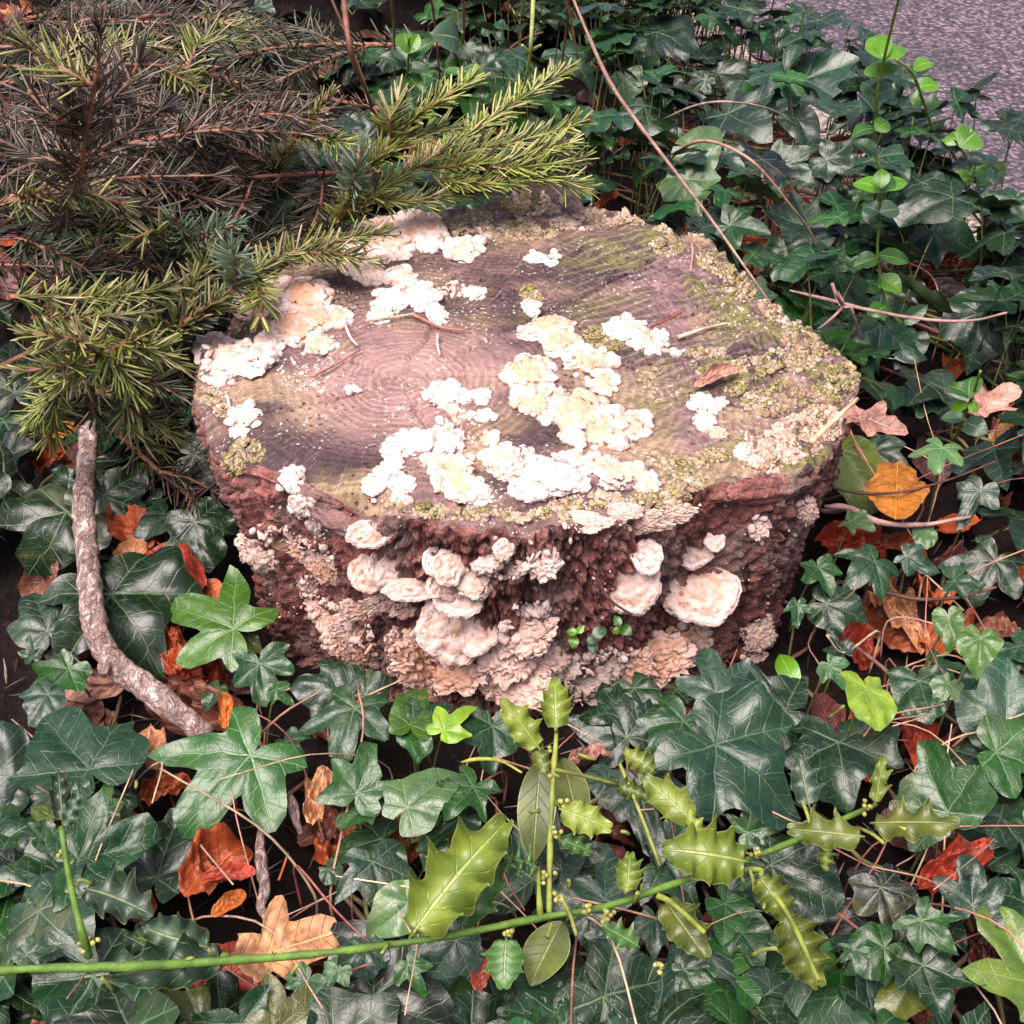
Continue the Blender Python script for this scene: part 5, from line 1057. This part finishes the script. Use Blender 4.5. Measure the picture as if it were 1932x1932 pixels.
twig('knobbly brown twig leaning between red leaf heap and dry stems', [(492,1560,.05),(492,1620,.055),(500,1680,.06),(492,1712,.06),(515,1740,.055),(542,1765,.045)], .0045, None, 'broken_twig', mat=M_STICK)
twig('short broken twig stub under the peach curled leaf', [(548,1500,.06),(560,1550,.055),(568,1572,.05)], .004, None, 'broken_twig', mat=M_STICK)
twig('long bramble stem slanting from the back down to the stump rim', [(1050,-80,.42),(1120,90,.36),(1160,170,.33),(1225,260,.3),(1290,345,.27),(1350,425,.24),(1410,510,.21),(1462,585,.18)], .0019, (.40, .24, .2), 'bramble_stem', 'bramble')
twig('arching bramble stem curving over the ivy bank', [(1240,330,.12),(1290,278,.2),(1345,268,.24),(1420,305,.24),(1485,380,.2),(1535,450,.15),(1565,545,.09)], .0019, (.36, .20, .15), 'bramble_stem', 'bramble')
twig('thin arching stem across the silver ivy heap', [(1250,225,.18),(1310,200,.22),(1370,192,.235),(1450,205,.22),(1500,235,.18)], .0014, GY, 'bramble_stem', 'bramble')
twig('forked grey-pink twig beside the mossy corner', [(1490,548,.13),(1560,565,.13),(1640,585,.13),(1740,602,.14),(1830,605,.15),(1900,590,.16)], .0022, (.34, .2, .19), 'forked_twig', 'twig', None,
     [[(1580,550,.12),(1590,575,.14),(1570,600,.14),(1520,640,.12)], [(1570,535,.15),(1585,575,.14),(1605,580,.14)], [(1605,578,.14),(1615,610,.12),(1625,640,.1)], [(1590,575,.14),(1580,560,.16),(1572,540,.17)]])
twig('bare twig poking from the stump into the shaded litter', [(1555,955,.09),(1600,958,.085),(1660,985,.08),(1740,990,.075),(1830,975,.08)], .0032, (.36, .22, .2), 'forked_twig', 'twig', None, [[(1600,958,.085),(1570,965,.07),(1540,962,.06)], [(1660,985,.08),(1600,992,.06)]])
twig('reddish runner arching by the orange dead leaf', [(1550,915,.08),(1620,930,.085),(1700,928,.09),(1790,905,.1),(1880,870,.1)], .0016, DK, 'ivy_runner', 'stem')
twig('dark runner across the deep shade', [(1580,1095,.06),(1660,1115,.06),(1730,1130,.06),(1800,1128,.07),(1880,1108,.08)], .0022, DK, 'ivy_runner', 'stem')
twig('green runner slanting below the arching bramble', [(1230,420,.1),(1330,375,.13),(1440,340,.15),(1520,325,.14)], .0015, GN, 'ivy_runner', 'stem')
twig('green runner hanging on the outer side of the great veined leaf', [(1750,350,.18),(1800,375,.17),(1850,420,.14),(1880,500,.1)], .0018, GN, 'ivy_runner', 'stem')
twig('yellow-green stalk bowing beside the holly shoot', [(870,1438,.08),(905,1432,.09),(945,1436,.1),(985,1458,.1)], .0016, (.3, .33, .06), 'ivy_runner', 'stem')
twig('tall brown stem before the dark soil bank', [(640,-90,.4),(660,90,.36),(690,170,.28),(715,240,.2)], .0026, (.22, .09, .06), 'bare_stem', 'stem')
for k, (a_, b_) in enumerate((((730,-90,.4),(745,215,.18)), ((795,-90,.4),(830,150,.24)), ((868,-90,.42),(870,150,.26)), ((1040,-90,.4),(1090,110,.3)), ((600,-60,.3),(720,250,.12)), ((1075,-80,.4),(1055,150,.26)))):
    twig('thin upright bare stem rising before the dark soil bank', [a_, ((a_[0]+b_[0])/2+6, (a_[1]+b_[1])/2, (a_[2]+b_[2])/2), b_], .0018, jitcol((.2, .10, .07), .2), 'bare_stem', 'stem', 'bare stems at the back')
twig('green stem with a fork before the dark soil bank', [(1010,-90,.4),(1000,100,.33),(985,180,.25)], .0022, (.28, .33, .1), 'bare_stem', 'stem', None, [[(1000,100,.33),(985,85,.34)], [(1002,95,.33),(1020,85,.34)]])
# stalks and needles lying on the cut face
def on_top(label, pts, r, col, name='dry_stalk', cat='stalk', lift=.004):
    P = []
    for x, y in pts:
        h = hit(x, y)
        P.append(h[0]+np.array([0, 0, lift]) if h is not None else at_z(x, y, ZT+lift))
    t = thing(name, label, cat, P[0]); tube('stem', spline(P, 16), np.linspace(r, r*.6, 16), M_STEM, t, 7, .1, 60, col)
on_top('pale grass stalk lying over the jutting corner', [(1525,862),(1618,752)], .0024, (.62, .43, .28), lift=.012)
on_top('pale straw on the dark wood near the moss crumbs', [(1278,645),(1330,628),(1372,618)], .0018, (.55, .42, .32))
on_top('brown fallen fir needle below the forked white fungus', [(780,602),(830,625),(876,632)], .0014, (.45, .2, .14))
on_top('tan straw leading to the forked white fungus', [(690,614),(735,608),(782,600)], .0012, (.5, .36, .26))
on_top('white-edged fir needle standing beside the orange-centred crust', [(652,622),(662,645),(675,660)], .0014, (.62, .5, .44))
on_top('small upright pale needle in the bare wood', [(826,640),(826,660),(830,678)], .0013, (.6, .5, .46))
on_top('dry thread of stem hanging on the far rim', [(1300,440),(1306,480),(1302,520)], .0013, (.45, .24, .18))
on_top('reddish straw crossing the wood by the lichen grains', [(588,720),(640,692),(680,668)], .0013, (.36, .18, .17))
on_top('grey needle stuck on the rim by the white frilled fungus', [(430,755),(436,780),(446,805)], .0014, (.55, .44, .42))
twig('dark bare twig pressed against the bark above the crumpled bracket', [(1120,1080,.16),(1150,1130,.13),(1200,1165,.1)], .0015, (.22, .11, .1), 'bare_stem', 'stem')
shoot('tiny lime seedling sprouting on the bark', [(1080,1190,.10),(1075,1200,.09),(1085,1215,.07)], [(1090,1195,1068,1190,16,'lime',.105),(1090,1195,1100,1180,16,'lime',.108),(1110,1200,1125,1215,22,'grey',.10),(1118,1200,1145,1185,22,'grey',.105),(1085,1200,1080,1222,18,'lime',.10),(1120,1205,1118,1235,20,'grey',.095)], (.3, .35, .06), .0009, 'seedling')
shoot('second tiny green seedling on the bark', [(1170,1180,.10),(1172,1195,.08)], [(1170,1182,1160,1160,16,'green',.105),(1172,1182,1190,1195,18,'green',.1),(1170,1185,1155,1195,14,'lime',.1)], (.3, .35, .06), .0009, 'seedling')

# ------------------------------------------------------------------ filling ivy, litter and dry stems
rg6 = np.random.default_rng(66)
def inside_stump(x, y, m=.015):
    return math.hypot(x-CEN[0], y-CEN[1]) < float(rim_r(math.atan2(y-CEN[1], x-CEN[0])))+m
def to_px(p):
    q = np.asarray(p)-CAM; d = np.dot(q, FWD); return 966+F*np.dot(q, RGT)/d, 966-F*np.dot(q, UPV)/d
LANDX = [('the curved stick', 170, 1050), ('the end of the curved stick', 385, 1390), ('the large red crumpled leaf', 395, 1640), ('the big flat peach leaf', 515, 1795), ('the big yellow-green holly leaf', 860, 1650), ('the upright holly shoot', 1042, 1530),
  ('the stump foot by the honeycombed fungus', 1110, 1370), ('the largest grey-green ivy leaf', 1400, 1450), ('the branching end of the holly stem', 1600, 1570), ('the lime oval ivy leaf', 1650, 1340), ('the red twisted leaf', 1790, 1640), ('the dry holly shoot', 130, 1650),
  ('the five-pointed fresh ivy leaf', 440, 1480), ('the speckled orange leaf', 1692, 915), ('the tan rag-like leaf', 1682, 1150), ('the forked grey-pink twig', 1600, 575), ('the great veined ivy leaf', 1790, 440), ('the arching bramble stem', 1480, 380), ('the long bramble stem', 1230, 270),
  ('the road edge', 1700, 200), ('the fanned fir tips', 1080, 250), ('the dark soil bank', 950, 110), ('the red-barked fir branch', 170, 200), ('the lone dark ivy leaf', 510, 390), ('the drooping fir fan', 150, 720), ('the mossy corner of the stump', 1660, 720), ('the silvery ivy leaf', 1775, 850), ('the split bark slab', 400, 1080),
  ('the dark red leaf', 905, 1838), ('the lowest holly leaves', 1520, 1830), ('the broad-leaved shoot', 768, 160), ('the silver ivy heap', 1480, 210), ('the bottle-green ivy leaf', 1740, 1770)]
def near(px, py): return min(LANDX, key=lambda q: (q[1]-px)**2+(q[2]-py)**2)[0]
FILL = {'front': ('low dark ivy vine half hidden beneath the larger leaves in front of the stump', 'low ivy in front of the stump'), 'bank': ('ivy vine in the thick bank between the stump and the road', 'ivy vines of the bank'),
        'side': ('sparse ivy vine over the shaded litter beside the stump', 'ivy vines over the shaded litter'), 'heap': ('ivy vine creeping under the fir heap', 'ivy vines under the fir heap'), 'soil': ('ivy vine climbing the dark soil bank behind', 'ivy vines on the soil bank')}
nleaf = 0
def fill_vine(x, y):
    global nleaf
    px, py = to_px((x, y, .08))
    if y > .30 and x < .0 and px < 640: reg = 'heap'
    elif y > .85 and px < 1120: reg = 'soil'
    elif y > .12 and x > -.05: reg = 'bank'
    elif px > 1480 and y > -.40: reg = 'side'
    elif px < 500 and py < 1350: reg = 'side'
    else: reg = 'front'
    if reg == 'side' and rg6.uniform() < (.45 if px > 900 else .8 if px > 50 else .3): return
    if reg == 'heap' and rg6.uniform() < .75: return
    if reg == 'soil' and rg6.uniform() < .3: return
    hb = {'front': .035, 'bank': .13, 'side': .05, 'heap': .03, 'soil': .05}[reg]
    if reg == 'bank': hb = .06+.09*float(sstep(.15, .45, y))*float(sstep(.03, -.16, road_off(x, y)))
    a = rg6.uniform(0, 6.28); n = rg6.integers(5, 9); step = rg6.uniform(.025, .04); P = []; L = []
    for k in range(n):
        a += rg6.normal(0, .45)
        if inside_stump(x, y, .0) or road_off(x, y) > -.04: break
        P.append(np.array([x, y, g1(x, y)+hb*.45+.006])); x += step*math.cos(a); y += step*math.sin(a)
    if len(P) < 3: return
    todo = []
    for k, p in enumerate(P):
        sg = 1 if k % 2 else -1; b = p+np.array([-math.sin(a)*sg*.02+rg6.normal(0, .012), math.cos(a)*sg*.02+rg6.normal(0, .012), hb*rg6.uniform(.35, 1.0)])
        if inside_stump(b[0], b[1], .02): continue
        qx, qy = to_px(b)
        if any((qx-e[0])**2+(qy-e[1])**2 < (e[2]+4)**2 for e in PXEX): continue
        if any((b[0]-e[0])**2+(b[1]-e[1])**2 < (e[2]*.8)**2 and b[2] > e[3]-.02-(9 if e[3] > 5 else 0) for e in EXCL): continue
        todo.append((p, b))
    if len(todo) < 2: return
    dom = ('dk', 'md', 'gr', 'bl', 'ol')[rg6.choice(5, p=[.3, .25, .15, .26, .04])]; kd = ('star', 'broad', 'tri', 'heart')[rg6.choice(4, p=[.35, .2, .25, .2])]; big = rg6.uniform() < (.5 if reg != 'front' else .72)
    gr = 'ivy vines of the ground cover'; lb = '%s ivy vine with %s %s leaves, near %s' % ({'dk': 'dark', 'md': 'mid-green', 'gr': 'fresh green', 'bl': 'grey-green', 'ol': 'olive'}[dom], 'large' if big else 'small', {'star': 'star-shaped', 'broad': 'broad', 'tri': 'three-pointed', 'heart': 'heart-shaped'}[kd], near(*to_px(todo[0][1])))
    t = thing('ivy_vine', lb, 'ivy', (P[0][0], P[0][1], g1(P[0][0], P[0][1])), gr)
    tube('stem', spline(P, 4*len(P)), .0016, M_STEM, t, 6, .2, 80, jitcol(STEMC[rg6.integers(0, 3)]))
    for p, b in todo:
        sz = rg6.uniform(.040, .058 if reg != 'front' else .066) if big else rg6.uniform(.026, .040); kind = kd
        if reg == 'bank': sz *= .92
        n_ = nrm(np.array([rg6.normal(0, .33), rg6.normal(.1 if reg == 'bank' else -.12, .33), 1.0])); d_ = nrm(np.array([rg6.normal(), rg6.normal()-.6, 0])); tt = nrm(d_-n_*np.dot(d_, n_)); s_ = np.cross(tt, n_)
        M = Matrix(((s_[0]*sz, tt[0]*sz, n_[0]*sz, b[0]), (s_[1]*sz, tt[1]*sz, n_[1]*sz, b[1]), (s_[2]*sz, tt[2]*sz, n_[2]*sz, b[2]), (0, 0, 0, 1)))
        col = dom
        o = obj('leaf', IVY[kind][rg6.integers(0, 9)], t, M, jitcol(GREENS[col], .28)); stalk(o, M, b, p, .0008, jitcol((.13, .13, .05), .2)); nleaf += 1
for i in range(1420):
    x, y = rg6.uniform(-.75, 1.0), rg6.uniform(-.62, 1.75)
    if 980 < i < 1070: x, y = rg6.uniform(-.4, .5), rg6.uniform(-.5, -.22)
    if i >= 1360: x, y = rg6.uniform(-.62, -.38), rg6.uniform(-.35, .15)
    elif i >= 1070: x, y = rg6.uniform(.1, .75), rg6.uniform(.2, 1.4)
    px, py = to_px((x, y, .08))
    if not (-120 < px < 2050 and -60 < py < 2080) or inside_stump(x, y, .0) or road_off(x, y) > -.05: continue
    if not (y > .2 and x > .1) and 720 < i < 980: continue
    if y > .7 and rg6.uniform() < .2: continue
    fill_vine(x, y)
print('fill leaves', nleaf)
LIT = 0
for i in range(640):
    x, y = rg6.uniform(-.7, .9), rg6.uniform(-.6, 1.3); px, py = to_px((x, y, .02))
    if not (-40 < px < 1980 and -20 < py < 2000) or inside_stump(x, y, .02) or road_off(x, y) > -.05: continue
    if LIT >= 290: break
    n_ = nrm(np.array([rg6.normal(0, .35), rg6.normal(-.1, .35), 1.0])); tt = nrm(np.cross(n_, rg6.normal(size=3))); s_ = np.cross(tt, n_); sz = rg6.uniform(.020, .042); b = (x, y, g1(x, y)+.010+.25*sz)
    M = Matrix(((s_[0]*sz, tt[0]*sz, n_[0]*sz, b[0]), (s_[1]*sz, tt[1]*sz, n_[1]*sz, b[1]), (s_[2]*sz, tt[2]*sz, n_[2]*sz, b[2]), (0, 0, 0, 1)))
    k = ('curl', 'crumple', 'flat')[rg6.integers(0, 3)]; cn = ('brown', 'rust', 'red', 'plum', 'dark', 'tan')[rg6.choice(6, p=[.32, .2, .13, .15, .12, .08])]; o = obj('dead_leaf', DEAD[k][rg6.integers(0, len(DEAD[k]))], None, M, jitcol(DC[cn], .2))
    tag(o, '%s %s litter leaf low on the ground near %s' % ({'dark': 'maroon'}.get(cn, cn), {'curl': 'curled', 'crumple': 'crumpled', 'flat': 'flat'}[k], near(px, py)), 'dead leaf', 'litter leaves on the ground'); LIT += 1
for i in range(150):
    px, py = (rg6.uniform(1480, 1900), rg6.uniform(250, 1880)) if i % 3 else (rg6.uniform(60, 1500), rg6.uniform(1330, 1880))
    b = on_ground(px, py, .03)
    if inside_stump(b[0], b[1], .03) or road_off(b[0], b[1]) > -.03: continue
    a = rg6.uniform(0, 6.28); L = rg6.uniform(.05, .13); up = rg6.uniform(.0, .07); e = b+np.array([math.cos(a)*L, math.sin(a)*L, up])
    if inside_stump(e[0], e[1], .02): continue
    m_ = (b+e)/2+rg6.normal(0, .012, 3); hgt = rg6.uniform(0, .04); off = np.array([0, 0, hgt]); P = spline([np.array([b[0], b[1], g1(b[0], b[1])+.004]), b+off*.6, m_+off, e+off*.8], 14)
    v, f = tube_arrays(P, np.linspace(.0009, .0005, 14)*rg6.uniform(.7, 1.3), 5)
    ci = rg6.integers(0, 3); o = obj('dry_straw', mesh('dry_straw', v-P[0], tri_quads(f), M_STEM), None, Matrix.Translation(Vector(P[0])), jitcol(((.4, .2, .14), (.5, .34, .24), (.28, .10, .08))[ci], .15))
    tag(o, '%s %s dry straw poking up near %s' % (('short', 'long')[L > .09], ('brown', 'pale', 'red-brown')[ci], near(px, py)), 'straw', 'dry stems among the ivy')
# shed fir needles over the soil and litter
V0 = []; n = 900; L = 0
pxs = rg6.uniform(0, 1932, n); pys = rg6.uniform(500, 1932, n); Vs, Fs, Cs, nb = [], [], [], 0
for x, y in zip(pxs, pys):
    p = on_ground(x, y, .006) if nb < 1e9 else None
    if inside_stump(p[0], p[1], .01) or road_off(p[0], p[1]) > -.05: continue
    a = rg6.uniform(0, 6.28); d = np.array([math.cos(a), math.sin(a), rg6.normal(0, .15)])*.009; s_ = np.array([-math.sin(a), math.cos(a), 0])*.0007; u = np.array([0, 0, .0005])
    v = np.array([p-d-s_*.4, p-d+s_*.4, p-s_+u, p+s_+u, p+d-s_*.3, p+d+s_*.3]); Vs.append(v); Fs.append(np.array([[0, 2, 3, 1], [2, 4, 5, 3]])+nb); nb += 6; Cs.append(np.tile(np.array(NCOL['brown'][rg6.integers(0, 4)]), (6, 1)))
o = obj('shed_needles', mesh('shed_needles', np.vstack(Vs), np.vstack(Fs), M_NEEDLE, col=np.vstack(Cs))); tag(o, 'brown shed fir needles strewn over the soil', 'needles', None, 'stuff')
